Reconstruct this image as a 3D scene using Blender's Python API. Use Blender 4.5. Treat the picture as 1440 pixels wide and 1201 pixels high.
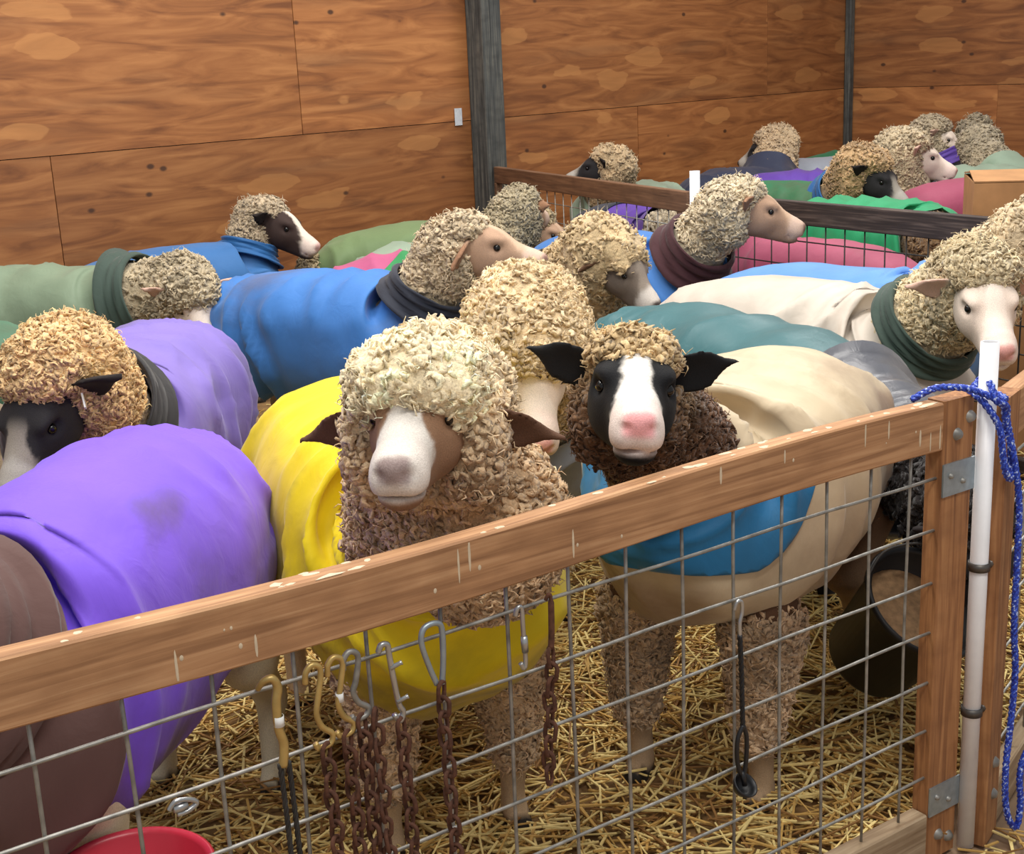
import bpy, math, random
import numpy as np
from mathutils import Matrix, Vector

for o in list(bpy.data.objects): bpy.data.objects.remove(o)
SC = bpy.context.scene; COL = SC.collection
rng = np.random.default_rng(7); random.seed(7)

# ------------------------------------------------------------------ camera
W, HH, F = 1440., 1201., 1876.
TH, RO, CH = math.radians(15.2), math.radians(2.65), 1.55
cf = np.array([0, math.cos(TH), -math.sin(TH)]); cr0 = np.array([1., 0, 0]); cu0 = np.cross(cr0, cf)
cr = cr0*math.cos(RO) - cu0*math.sin(RO); cu = cu0*math.cos(RO) + cr0*math.sin(RO)
CP = np.array([0, 0, CH])
cam = bpy.data.cameras.new('camera'); camo = bpy.data.objects.new('camera', cam); COL.objects.link(camo)
cam.sensor_fit = 'HORIZONTAL'; cam.sensor_width = 36.; cam.lens = 36.*F/W; cam.clip_start = .05
m = Matrix.Identity(4)
for i in range(3): m[i][0], m[i][1], m[i][2], m[i][3] = cr[i], cu[i], -cf[i], CP[i]
camo.matrix_world = m; SC.camera = camo
def ray(x, y): return cf + cr*(x-W/2)/F - cu*(y-HH/2)/F
def atz(x, y, z):
    d = ray(x, y); return CP + d*(z-CH)/d[2]
def aty(x, y, Y):
    d = ray(x, y); return CP + d*Y/d[1]

# ------------------------------------------------------------------ light
world = bpy.data.worlds.new('world'); SC.world = world; world.use_nodes = True
bg = world.node_tree.nodes['Background']; bg.inputs[0].default_value = (.94, .96, 1, 1); bg.inputs[1].default_value = .44
def area(x, y, z, sx, sy, e, rot=0.):
    l = bpy.data.lights.new('ceiling_lamp_offscreen', 'AREA'); l.shape = 'RECTANGLE'; l.size = sx; l.size_y = sy; l.energy = e; l.color = (1, .96, .9)
    o = bpy.data.objects.new('ceiling_lamp_offscreen', l); o.location = (x, y, z); o.rotation_euler = (0, 0, rot); COL.objects.link(o)
for ax_, ay_ in ((-.9, 2.4), (1.3, 4.4), (-1.0, 5.4), (2.3, 7.9), (.7, .1)): area(ax_, ay_, 4.3, 2.4, .7, 104, .6)   # equal barn ceiling lamps overhead
vs = SC.view_settings; vs.view_transform = 'Standard'; vs.look = 'None'; vs.exposure = 0.; vs.gamma = 1.

# ------------------------------------------------------------------ helpers
def lin(c):
    return tuple(((v/255.+.055)/1.055)**2.4 if v/255. > .04045 else v/255./12.92 for v in c)
def mesh_np(name, V, Fq, smooth=True, col=None):
    """V (n,3), Fq: (m,4) or (m,3) array, or list of arrays"""
    me = bpy.data.meshes.new(name)
    fl = Fq if isinstance(Fq, list) else [Fq]
    V = np.asarray(V, np.float32); me.vertices.add(len(V)); me.vertices.foreach_set('co', V.ravel())
    idx = np.concatenate([np.asarray(f, np.int32).ravel() for f in fl])
    tot = np.concatenate([np.full(len(f), f.shape[1], np.int32) for f in fl])
    st = np.concatenate([[0], np.cumsum(tot)[:-1]]).astype(np.int32)
    me.loops.add(len(idx)); me.loops.foreach_set('vertex_index', idx)
    me.polygons.add(len(tot)); me.polygons.foreach_set('loop_start', st)
    me.update(calc_edges=True); me.validate()
    me.polygons.foreach_set('use_smooth', np.full(len(me.polygons), bool(smooth)))
    if col is not None:
        a = me.color_attributes.new('Col', 'FLOAT_COLOR', 'POINT')
        a.data.foreach_set('color', np.c_[col, np.ones(len(col))].astype(np.float32).ravel())
    return me
def obj(name, me, mat=None, parent=None):
    o = bpy.data.objects.new(name, me); COL.objects.link(o)
    if mat is not None and not me.materials: me.materials.append(mat)
    if parent is not None: o.parent = parent
    return o
def tag(o, label=None, cat=None, group=None, kind=None):
    if label: o['label'] = label
    if cat: o['category'] = cat
    if group: o['group'] = group
    if kind: o['kind'] = kind
    return o
def empty(name, loc=(0, 0, 0), rz=0.):
    o = bpy.data.objects.new(name, None); o.empty_display_size = .1; o.location = loc; o.rotation_euler = (0, 0, rz); COL.objects.link(o); return o
def box_np(lo, hi, bev=.0):
    lo = np.array(lo, float); hi = np.array(hi, float)
    if bev <= 0:
        V = np.array([[x, y, z] for x in (lo[0], hi[0]) for y in (lo[1], hi[1]) for z in (lo[2], hi[2])])
        Q = np.array([[0, 1, 3, 2], [4, 6, 7, 5], [0, 4, 5, 1], [2, 3, 7, 6], [0, 2, 6, 4], [1, 5, 7, 3]]); return V, Q
    # chamfered along the x edges only
    b = bev; pts = [(lo[1]+b, lo[2]), (hi[1]-b, lo[2]), (hi[1], lo[2]+b), (hi[1], hi[2]-b), (hi[1]-b, hi[2]), (lo[1]+b, hi[2]), (lo[1], hi[2]-b), (lo[1], lo[2]+b)]
    return pts, None
def prism_x(lo, hi, bev=.003, nseg=1, bow=None):
    """board along x with chamfered long edges"""
    pts, _ = box_np(lo, hi, bev); xs = np.linspace(lo[0], hi[0], nseg+1); V = []; Q = []
    for x in xs:
        for (y, z) in pts: V.append((x, y, z + (bow(x) if bow else 0)))
    for i in range(nseg):
        for j in range(8): a = i*8+j; b = i*8+(j+1) % 8; Q.append((a, b, b+8, a+8))
    V = np.array(V); n = nseg*8; k = len(V)
    caps = [(0, 7, 6, 1), (1, 6, 5, 2), (2, 5, 4, 3)]
    Q += [(a, b, c, d) for a, b, c, d in caps] + [(n+d, n+c, n+b, n+a) for a, b, c, d in caps]
    return V, np.array(Q)
def tube(path, rad, seg=8, cap=True):
    P = np.asarray(path, float); n = len(P); R = np.broadcast_to(np.asarray(rad, float), (n,))
    T = np.gradient(P, axis=0); T /= np.linalg.norm(T, axis=1, keepdims=True)+1e-9
    N = np.zeros_like(P); a = np.array([0, 0, 1.]) if abs(T[0][2]) < .9 else np.array([1., 0, 0])
    N[0] = np.cross(T[0], a); N[0] /= np.linalg.norm(N[0])
    for i in range(1, n):
        v = N[i-1]-T[i]*(N[i-1]@T[i]); N[i] = v/(np.linalg.norm(v)+1e-9)
    B = np.cross(T, N); an = np.arange(seg)*2*math.pi/seg
    V = (P[:, None] + R[:, None, None]*(N[:, None]*np.cos(an)[None, :, None] + B[:, None]*np.sin(an)[None, :, None])).reshape(-1, 3)
    i, j = np.meshgrid(np.arange(n-1), np.arange(seg), indexing='ij'); a = i*seg+j; b = i*seg+(j+1) % seg
    Q = [np.stack([a, b, b+seg, a+seg], -1).reshape(-1, 4)]
    if cap:
        k = len(V); V = np.vstack([V, P[0], P[-1]]); jj = np.arange(seg)
        Q.append(np.vstack([np.stack([np.full(seg, k), (jj+1) % seg, jj], -1), np.stack([np.full(seg, k+1), (n-1)*seg+jj, (n-1)*seg+(jj+1) % seg], -1)]))
    return V, Q
def merge(parts):
    V = []; Q4 = []; Q3 = []; o = 0
    for v, q in parts:
        for f in (q if isinstance(q, list) else [q]): (Q4 if f.shape[1] == 4 else Q3).append(f+o)
        V.append(v); o += len(v)
    out = []
    if Q4: out.append(np.vstack(Q4))
    if Q3: out.append(np.vstack(Q3))
    return np.vstack(V), out
def catmull(P, k=8, closed=False):
    P = np.asarray(P, float); out = []; n = len(P)
    for i in range(n if closed else n-1):
        g = (lambda j: P[j % n]) if closed else (lambda j: P[min(max(j, 0), n-1)])
        a, b, c, d = g(i-1), g(i), g(i+1), g(i+2)
        for t in np.linspace(0, 1, k, endpoint=False): out.append(.5*((2*b)+(c-a)*t+(2*a-5*b+4*c-d)*t*t+(3*b-a-3*c+d)*t**3))
    if not closed: out.append(P[-1])
    return np.array(out)
def lathe(prof, seg=40):
    pr = np.asarray(prof, float); n = len(pr); an = np.arange(seg)*2*math.pi/seg
    V = np.stack([pr[:, None, 0]*np.cos(an), pr[:, None, 0]*np.sin(an), np.repeat(pr[:, 1:2], seg, 1)], -1).reshape(-1, 3)
    i, j = np.meshgrid(np.arange(n-1), np.arange(seg), indexing='ij'); a = i*seg+j; b = i*seg+(j+1) % seg
    return V, np.stack([a, b, b+seg, a+seg], -1).reshape(-1, 4)
_T = rng.random((32, 32, 32)).astype(np.float32)*2-1
def noise(P):
    P = np.asarray(P, float); i = np.floor(P).astype(int); f = P-i; f = f*f*(3-2*f); i %= 32; j = (i+1) % 32; r = 0
    for a in (0, 1):
        for b in (0, 1):
            for c in (0, 1):
                w = (f[..., 0] if a else 1-f[..., 0])*(f[..., 1] if b else 1-f[..., 1])*(f[..., 2] if c else 1-f[..., 2])
                r = r + w*_T[(j if a else i)[..., 0], (j if b else i)[..., 1], (j if c else i)[..., 2]]
    return r
def fbm(P, o=3):
    return sum(noise(P*2**k + 7.3*k)*.5**k for k in range(o))
_J = rng.random((24, 24, 24, 3))
def worley(P):
    i = np.floor(P).astype(int); best = np.full(len(P), 9.)
    for a in (-1, 0, 1):
        for b in (-1, 0, 1):
            for c in (-1, 0, 1):
                q = i+np.array([a, b, c]); k = q % 24; d = q+_J[k[:, 0], k[:, 1], k[:, 2]]-P
                best = np.minimum(best, (d*d).sum(1))
    return np.sqrt(best)
def vnormals(V, Q):
    N = np.zeros_like(V); fn = np.cross(V[Q[:, 2]]-V[Q[:, 0]], V[Q[:, 3]]-V[Q[:, 1]])
    for k in range(4): np.add.at(N, Q[:, k], fn)
    return N/(np.linalg.norm(N, axis=1, keepdims=True)+1e-12), fn

# ------------------------------------------------------------------ signed distance fields and surface nets
class Field:
    def __init__(s, axes):
        s.ax = axes; s.f = np.full([len(a) for a in axes], .5, np.float32)
    def put(s, fn, lo, hi, k=.03, sub=False):
        mg = k+.02; sl = []
        for a, l, h in zip(s.ax, lo, hi):
            i0 = max(np.searchsorted(a, l-mg)-1, 0); i1 = min(np.searchsorted(a, h+mg)+1, len(a))
            if i1 <= i0: return
            sl.append(slice(i0, i1))
        P = np.stack(np.meshgrid(*[a[q] for a, q in zip(s.ax, sl)], indexing='ij'), -1)
        d = fn(P).astype(np.float32); g = s.f[tuple(sl)]
        if sub: d = -d; h = np.clip(.5-.5*(g-d)/k, 0, 1); s.f[tuple(sl)] = g*(1-h)+d*h+k*h*(1-h)
        else: h = np.clip(.5+.5*(g-d)/k, 0, 1); s.f[tuple(sl)] = g*(1-h)+d*h-k*h*(1-h)
    def mesh(s):
        f = s.f; ins = f < 0; n = np.array(f.shape)
        cnt = sum(ins[a:n[0]-1+a, b:n[1]-1+b, c:n[2]-1+c].astype(np.int8) for a in (0, 1) for b in (0, 1) for c in (0, 1))
        act = np.argwhere((cnt > 0) & (cnt < 8)); ids = np.full(n-1, -1, np.int64); ids[tuple(act.T)] = np.arange(len(act))
        acc = np.zeros((len(act), 3)); w = np.zeros(len(act)); A = s.ax
        for ax in range(3):
            for b in (0, 1):
                for c in (0, 1):
                    o0 = np.zeros(3, int); ot = [q for q in range(3) if q != ax]; o0[ot[0]] = b; o0[ot[1]] = c; o1 = o0.copy(); o1[ax] = 1
                    i0 = act+o0; i1 = act+o1; f0 = f[tuple(i0.T)]; f1 = f[tuple(i1.T)]; mk = (f0 < 0) != (f1 < 0)
                    t = np.where(mk, f0/np.where(mk, f0-f1, 1), 0)
                    p0 = np.stack([A[q][i0[:, q]] for q in range(3)], -1); p1 = np.stack([A[q][i1[:, q]] for q in range(3)], -1)
                    acc += np.where(mk[:, None], p0+(p1-p0)*t[:, None], 0); w += mk
        V = acc/w[:, None]; Q = []
        for ax in range(3):
            u, v = [(1, 2), (2, 0), (0, 1)][ax]; sl0 = [slice(None)]*3; sl1 = [slice(None)]*3; sl0[ax] = slice(0, -1); sl1[ax] = slice(1, None)
            a0 = ins[tuple(sl0)]; a1 = ins[tuple(sl1)]; e = np.argwhere(a0 != a1)
            e = e[(e[:, u] > 0) & (e[:, v] > 0) & (e[:, u] < n[u]-1) & (e[:, v] < n[v]-1)]
            if not len(e): continue
            flip = ~a0[tuple(e.T)]; du = np.zeros(3, int); dv = np.zeros(3, int); du[u] = 1; dv[v] = 1
            q = np.stack([ids[tuple((e-du-dv).T)], ids[tuple((e-dv).T)], ids[tuple(e.T)], ids[tuple((e-du).T)]], -1)
            q[flip] = q[flip][:, ::-1]; Q.append(q)
        return V, np.vstack(Q)
def ell(c, r, M=None):
    c = np.array(c, float); r = np.array(r, float)
    def fn(P):
        q = P-c
        if M is not None: q = q@M          # columns of M = local axes
        k0 = np.sqrt(((q/r)**2).sum(-1)); k1 = np.sqrt(((q/(r*r))**2).sum(-1))
        return np.where(k0 < 1e-6, -r.min(), k0*(k0-1)/np.maximum(k1, 1e-6))
    R = r.max(); return fn, c-R, c+R
def rcone(a, b, ra, rb):
    a = np.array(a, float); b = np.array(b, float); ab = b-a; l2 = ab@ab
    def fn(P):
        t = np.clip(((P-a)@ab)/l2, 0, 1); return np.linalg.norm(P-a-t[..., None]*ab, axis=-1)-(ra+(rb-ra)*t)
    R = max(ra, rb); return fn, np.minimum(a, b)-R, np.maximum(a, b)+R
def axis(lo, hi, f0, f1, fine, coarse):
    out = [lo]
    while out[-1] < hi:
        x = out[-1]; out.append(x+(fine if f0 <= x <= f1 else coarse if not (f0-coarse < x < f0) else max(f0-x, fine)))
    return np.array(out)

# ------------------------------------------------------------------ materials
def newmat(name):
    mt = bpy.data.materials.new(name); mt.use_nodes = True; nt = mt.node_tree; return mt, nt, nt.nodes['Principled BSDF']
def nd(nt, t, **kw):
    n = nt.nodes.new(t)
    for k, v in kw.items():
        if k in n.inputs: n.inputs[k].default_value = v
        else: setattr(n, k, v)
    return n
def ramp(nt, src, stops):
    r = nt.nodes.new('ShaderNodeValToRGB'); e = r.color_ramp.elements
    while len(e) < len(stops): e.new(.5)
    for q, (p, c) in zip(e, stops): q.position = p; q.color = (*c, 1) if len(c) == 3 else c
    nt.links.new(src, r.inputs[0]); return r.outputs[0]
def mix(nt, fac, a, b, mode='MIX'):
    n = nt.nodes.new('ShaderNodeMix'); n.data_type = 'RGBA'; n.blend_type = mode
    for s, v in ((0, fac), (6, a), (7, b)):
        if hasattr(v, 'is_output') or isinstance(v, bpy.types.NodeSocket): nt.links.new(v, n.inputs[s])
        else: n.inputs[s].default_value = v if s == 0 else (*v, 1)
    return n.outputs[2]
def bump(nt, b, h, st=.3, dist=.01):
    n = nd(nt, 'ShaderNodeBump', Strength=st, Distance=dist); nt.links.new(h, n.inputs['Height']); nt.links.new(n.outputs[0], b.inputs['Normal']); return n
def coords(nt, scale=(1, 1, 1), rnd=True, kind='Object'):
    tc = nt.nodes.new('ShaderNodeTexCoord'); mp = nt.nodes.new('ShaderNodeMapping'); mp.inputs['Scale'].default_value = scale; nt.links.new(tc.outputs[kind], mp.inputs[0])
    if rnd:
        oi = nt.nodes.new('ShaderNodeObjectInfo'); mu = nt.nodes.new('ShaderNodeMath'); mu.operation = 'MULTIPLY'; mu.inputs[1].default_value = 37.
        nt.links.new(oi.outputs['Random'], mu.inputs[0]); nt.links.new(mu.outputs[0], mp.inputs['Location'])
    return mp.outputs[0]
def tex(nt, co, t='ShaderNodeTexNoise', **kw):
    n = nd(nt, t, **kw); nt.links.new(co, n.inputs['Vector']); return n
def simple(name, rgb, rough=.6, metal=0., var=.25, sc=30., bmp=.15):
    mt, nt, b = newmat(name); c = lin(rgb); co = coords(nt)
    n = tex(nt, co, Scale=sc, Detail=5.); col = ramp(nt, n.outputs[0], [(.3, tuple(v*(1-var) for v in c)), (.7, tuple(min(v*(1+var), 1) for v in c))])
    nt.links.new(col, b.inputs['Base Color']); b.inputs['Roughness'].default_value = rough; b.inputs['Metallic'].default_value = metal
    if bmp: bump(nt, b, n.outputs[0], bmp, .004)
    return mt
def vcol(name, rough=.9, sheen=.3, bsc=260., bst=.5, var=.2):
    mt, nt, b = newmat(name); at = nd(nt, 'ShaderNodeAttribute', attribute_name='Col'); co = coords(nt, rnd=False)
    n = tex(nt, co, Scale=bsc, Detail=4.); v = ramp(nt, n.outputs[0], [(.3, (1-var,)*3), (.7, (1+var,)*3)])
    nt.links.new(mix(nt, 1., at.outputs[0], v, 'MULTIPLY'), b.inputs['Base Color']); b.inputs['Roughness'].default_value = rough
    b.inputs['Sheen Weight'].default_value = sheen; b.inputs['Specular IOR Level'].default_value = .2; bump(nt, b, n.outputs[0], bst, .003); return mt
M_wool = vcol('wool', .95, .25, 330., .6, .22)
_nt = M_wool.node_tree; _b = _nt.nodes['Principled BSDF']; _v = tex(_nt, coords(_nt, rnd=False), 'ShaderNodeTexVoronoi', Scale=95.); _old = _b.inputs['Normal'].links[0].from_node
_bp = nd(_nt, 'ShaderNodeBump', Strength=.5, Distance=.006); _bp.invert = True; _nt.links.new(_v.outputs['Distance'], _bp.inputs['Height']); _nt.links.new(_old.outputs[0], _bp.inputs['Normal']); _nt.links.new(_bp.outputs[0], _b.inputs['Normal'])
M_hide = vcol('hide', .75, .03, 420., .3, .14)
M_straw = vcol('straw', .6, 0., 80., .1, .1)
M_eye = simple('eye_black', (16, 13, 12), .08, 0, .1, 20, 0)
def wood(name, c0, c1, c2, grain=(1.2, 26, 26), spots=.0, rough=.7):
    mt, nt, b = newmat(name); co = coords(nt, grain); n = tex(nt, co, Scale=3., Detail=7., Distortion=.6)
    col = ramp(nt, n.outputs[0], [(.28, lin(c0)), (.5, lin(c1)), (.72, lin(c2))])
    co2 = coords(nt, (5, 9, 9)); k = tex(nt, co2, Scale=2.2, Detail=6.); col = mix(nt, ramp(nt, k.outputs[0], [(.45, (0, 0, 0)), (.8, (.6, .6, .6))]), col, lin(c0))
    if spots:
        s = tex(nt, coords(nt, (10, 16, 16)), Scale=3., Detail=8., Roughness=.7); col = mix(nt, ramp(nt, s.outputs[0], [(.66-spots, (0, 0, 0)), (.74-spots, (.75,)*3)]), col, lin((226, 212, 190)))
    nt.links.new(col, b.inputs['Base Color']); b.inputs['Roughness'].default_value = rough; bump(nt, b, n.outputs[0], .35, .003); return mt
M_rail = wood('rail_wood', (132, 92, 60), (176, 130, 90), (198, 154, 112), (1.0, 30, 30), .0)
M_dropping = simple('dried_splash', (208, 190, 162), .8, 0, .1, 60)
M_post = wood('post_wood', (112, 70, 40), (158, 108, 66), (182, 132, 86), (30, 30, 1.4))
M_old = wood('old_rail', (84, 58, 40), (112, 80, 56), (134, 98, 70))
M_darkrail = wood('dark_rail', (34, 26, 24), (56, 44, 40), (96, 82, 74))
M_greypost = wood('grey_post', (40, 42, 42), (74, 76, 74), (104, 102, 94), (24, 24, 1.0))
M_bottom = wood('bottom_rail', (120, 96, 70), (158, 136, 108), (188, 168, 140))
M_galv = simple('galvanised_wire', (148, 146, 140), .5, .55, .35, 40)
M_strap = simple('galvanised_strap', (160, 172, 180), .42, .7, .12, 60)
M_dkwire = simple('dark_wire', (52, 50, 48), .6, .3, .3, 40)
M_pvc = simple('white_pvc', (236, 236, 238), .35, 0, .04, 30, 0)
M_clamp = simple('clamp_steel', (96, 92, 88), .45, .7, .2, 40)
M_rust = simple('rusty_chain', (92, 58, 42), .85, .2, .4, 90, .6)
M_brass = simple('brass_hook', (188, 160, 98), .4, .5, .2, 40)
M_snap = simple('steel_snap', (176, 178, 178), .3, .8, .15, 40)
M_black = simple('black_rubber', (20, 21, 24), .45, 0, .3, 20)
M_red = simple('red_plastic', (186, 44, 62), .35, 0, .1, 10)
M_band = simple('white_band', (232, 232, 228), .6, 0, .05, 30)
M_card = simple('cardboard', (172, 126, 82), .85, 0, .12, 14)
M_feed = simple('feed', (150, 118, 84), .9, 0, .3, 60)
M_paper = simple('paper', (196, 200, 206), .8, 0, .12, 60, 0)
def coatmat(name, rgb, dirt=(92, 74, 58), amt=.35, gloss=.62):
    mt, nt, b = newmat(name); c = lin(rgb); co = coords(nt)
    n = tex(nt, co, Scale=5., Detail=4.); col = ramp(nt, n.outputs[0], [(.3, tuple(v*.9 for v in c)), (.7, tuple(min(1, v*1.08+.006) for v in c))])
    s = tex(nt, co, Scale=2.6, Detail=7., Roughness=.62, Distortion=.4)
    at = nd(nt, 'ShaderNodeAttribute', attribute_name='Col'); sp = nd(nt, 'ShaderNodeSeparateColor'); nt.links.new(at.outputs[0], sp.inputs[0])
    ad = nd(nt, 'ShaderNodeMath', operation='ADD'); nt.links.new(s.outputs[0], ad.inputs[0]); nt.links.new(sp.outputs[0], ad.inputs[1])
    col = mix(nt, ramp(nt, ad.outputs[0], [(.62, (0, 0, 0)), (1.05, (amt*2,)*3)]), col, lin(dirt))
    nt.links.new(col, b.inputs['Base Color']); b.inputs['Roughness'].default_value = gloss; b.inputs['Sheen Weight'].default_value = .15; b.inputs['Specular IOR Level'].default_value = .3
    w = tex(nt, coords(nt, (1, 1, .6)), Scale=14., Detail=5., Distortion=.8); bump(nt, b, w.outputs[0], .3, .012); return mt
CM = {}
def cm(key, *a, **k):
    if key not in CM: CM[key] = coatmat('coat_'+key, *a, **k)
    return CM[key]

# ------------------------------------------------------------------ the room
M_ground = simple('ground', (128, 98, 60), .95, 0, .35, 26, .6)
M_conc = simple('concrete', (150, 124, 98), .8, 0, .14, 7, .12)
def ply(name, tone):
    mt, nt, b = newmat(name); co = coords(nt, (1.1, 1, 8))
    n = tex(nt, co, Scale=1.5, Detail=8., Distortion=1.6, Roughness=.55)
    c0, c1, c2 = [tuple(v*tone for v in lin(q)) for q in ((112, 66, 34), (146, 92, 50), (170, 114, 66))]
    col = ramp(nt, n.outputs[0], [(.3, c0), (.5, c1), (.7, c2)])
    cv = coords(nt, (1.3, 1, 4.2)); dn = tex(nt, cv, Scale=2.2, Detail=3.); va = nd(nt, 'ShaderNodeVectorMath', operation='MULTIPLY_ADD'); va.inputs[1].default_value = (.45, .45, .45); nt.links.new(dn.outputs['Color'], va.inputs[0]); nt.links.new(cv, va.inputs[2])
    v = tex(nt, va.outputs[0], 'ShaderNodeTexVoronoi', Scale=1.15, Randomness=1.)   # oval veneer patches
    mk = ramp(nt, v.outputs['Distance'], [(.27, (1, 1, 1)), (.29, (0, 0, 0))]); sp = nd(nt, 'ShaderNodeSeparateColor'); nt.links.new(v.outputs['Color'], sp.inputs[0])
    g = nd(nt, 'ShaderNodeMath', operation='GREATER_THAN'); g.inputs[1].default_value = .42; nt.links.new(sp.outputs[0], g.inputs[0])
    mu = nd(nt, 'ShaderNodeMath', operation='MULTIPLY'); nt.links.new(mk, mu.inputs[0]); nt.links.new(g.outputs[0], mu.inputs[1])
    m2 = nd(nt, 'ShaderNodeMath', operation='MULTIPLY'); m2.inputs[1].default_value = .5; nt.links.new(mu.outputs[0], m2.inputs[0])
    col = mix(nt, m2.outputs[0], col, tuple(x*tone for x in lin((186, 130, 76))))
    k = tex(nt, coords(nt, (1.6, 1, 2.6)), 'ShaderNodeTexVoronoi', Scale=2.1); kk = ramp(nt, k.outputs['Distance'], [(.05, (.9,)*3), (.09, (0, 0, 0))])
    col = mix(nt, kk, col, lin((62, 36, 22)))
    d = tex(nt, co, Scale=.8, Detail=5.); col = mix(nt, ramp(nt, d.outputs[0], [(.55, (0, 0, 0)), (.85, (.45,)*3)]), col, lin((112, 86, 62)))
    nt.links.new(col, b.inputs['Base Color']); b.inputs['Roughness'].default_value = .6; bump(nt, b, n.outputs[0], .12, .003); return mt
PLY = [ply('plywood', t) for t in (.98, 1.2, 1.08, .9)]
def floor_obj(name, poly, z, mat):
    V = np.array([(x, y, z) for x, y in poly]+[(x, y, z-.1) for x, y in poly]); n = len(poly)
    me = bpy.data.meshes.new(name); me.from_pydata([tuple(v) for v in V], [], [tuple(range(n)), tuple(range(2*n-1, n-1, -1))]+[(i, i+n, (i+1) % n+n, (i+1) % n) for i in range(n)]); me.update()
    return tag(obj(name, me, mat), kind='structure')
fl = floor_obj('floor', [(-7, -3), (9, -3), (9, 14), (-7, 14)], -.01, M_conc); tag(fl, 'bare concrete barn floor', 'floor')

W0 = np.array([-1.5, 6.95]); WD = np.array([.703, .711]); WN = np.array([WD[1], -WD[0]])
def wall(name, org, ang, segs, label):
    """segs: list of (s0,s1,z0,z1,tone)"""
    e = empty(name, (org[0], org[1], 0), ang); e['kind'] = 'structure'
    bk = box_np((min(s[0] for s in segs), .03, 0), (max(s[1] for s in segs), .08, 3.75)); tag(obj('wall_framing', mesh_np('framing', *bk, smooth=False), M_greypost, e))
    for s0, s1, z0, z1, t in segs:
        v, q = box_np((0, random.uniform(-.004, .004), 0), (s1-s0-.004, .03, z1-z0-.004)); o = obj('panel', mesh_np('panel', v, q, smooth=False), PLY[t], e); o.location = (s0, 0, z0)
    return e
wa = math.atan2(WD[1], WD[0]); zs = 1.235
segs = []
for z0, z1, cuts in ((.015, zs, [-3.28, -.84, 1.96, 3.51, 6.29]), (zs, zs*2, [-4.25, -1.81, .63, 1.96, 5.1, 6.29]), (zs*2, zs*3, [-3.28, -.84, 1.96, 4.4, 6.29])):
    for i in range(len(cuts)-1): segs.append((cuts[i], cuts[i+1], z0, z1, (i*7+int(z0*3)) % 4))
wall('wall_back', W0, wa, segs, '')
wc = W0+WD*6.29
segs = []
for z0, z1, cuts in ((.015, zs, [0, 1.3, 3.74, 5.2]), (zs, zs*2, [0, 2.1, 4.54, 5.2]), (zs*2, zs*3, [0, 1.3, 3.74, 5.2])):
    for i in range(len(cuts)-1): segs.append((cuts[i], cuts[i+1], z0, z1, (i*3+int(z0*2)+1) % 4))
wall('wall_right', wc, wa-math.pi/2, segs, '')
def post(name, s, w, d, mat, label):
    p = W0+WD*s; e = empty(name, (p[0], p[1], 0), wa)
    me = mesh_np('post', *box_np((-w/2, -d, 0), (w/2, -.005, 3.7)), smooth=False)
    b = me; o = obj('post_timber', me, mat, e); md = o.modifiers.new('bevel', 'BEVEL'); md.width = .012; md.segments = 2
    tag(e, label, 'post'); return e
post('timber_post', 1.97, .16, .15, M_greypost, 'thick weathered grey timber post against the plywood wall at the divider fence')
post('timber_post', 6.25, .07, .06, M_greypost, 'thin dark upright in the far corner of the plywood walls')
pt = W0+WD*1.79-WN*-.004
o = obj('paper_sticker', mesh_np('sticker', *box_np((-.03, -.006, -.05), (.03, -.004, .05)), smooth=False), M_paper); o.location = (pt[0], pt[1], 1.26); o.rotation_euler = (0, 0, wa); tag(o, 'small pale paper sticker on plywood beside the grey timber post', 'sticker')

# ------------------------------------------------------------------ sheep
def Rz(a): return np.array([[math.cos(a), -math.sin(a), 0], [math.sin(a), math.cos(a), 0], [0, 0, 1.]])
def headmat(yaw, pitch, roll=0.):
    x = np.array([math.cos(yaw)*math.cos(pitch), math.sin(yaw)*math.cos(pitch), math.sin(pitch)])
    y = np.array([-math.sin(yaw), math.cos(yaw), 0]); z = np.cross(x, y)
    c, s = math.cos(roll), math.sin(roll); return np.stack([x, y*c+z*s, z*c-y*s], 1)   # columns
def sstep(a, b, x): t = np.clip((x-a)/(b-a), 0, 1); return t*t*(3-2*t)
FACE = {  # base, blaze, muzzle, nose, ear
 'brown': ((146, 112, 86), (222, 215, 206), (220, 211, 202), (120, 92, 92), (96, 68, 52)),
 'black': ((17, 17, 20), (224, 218, 210), (222, 206, 198), (226, 160, 160), (20, 20, 22)),
 'white': ((222, 208, 192), (236, 226, 212), (238, 220, 208), (224, 164, 156), (208, 172, 154)),
 'tan': ((172, 140, 116), (196, 166, 140), (206, 178, 160), (150, 116, 104), (150, 112, 86)),
 'dark': ((44, 42, 44), (150, 142, 132), (170, 164, 156), (54, 50, 52), (34, 28, 28)),
 'badger': ((62, 48, 44), (226, 214, 198), (222, 204, 192), (200, 160, 152), (40, 32, 30)),
 'grey': ((112, 100, 90), (140, 128, 116), (196, 188, 180), (70, 62, 62), (92, 66, 48)),
}
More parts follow.
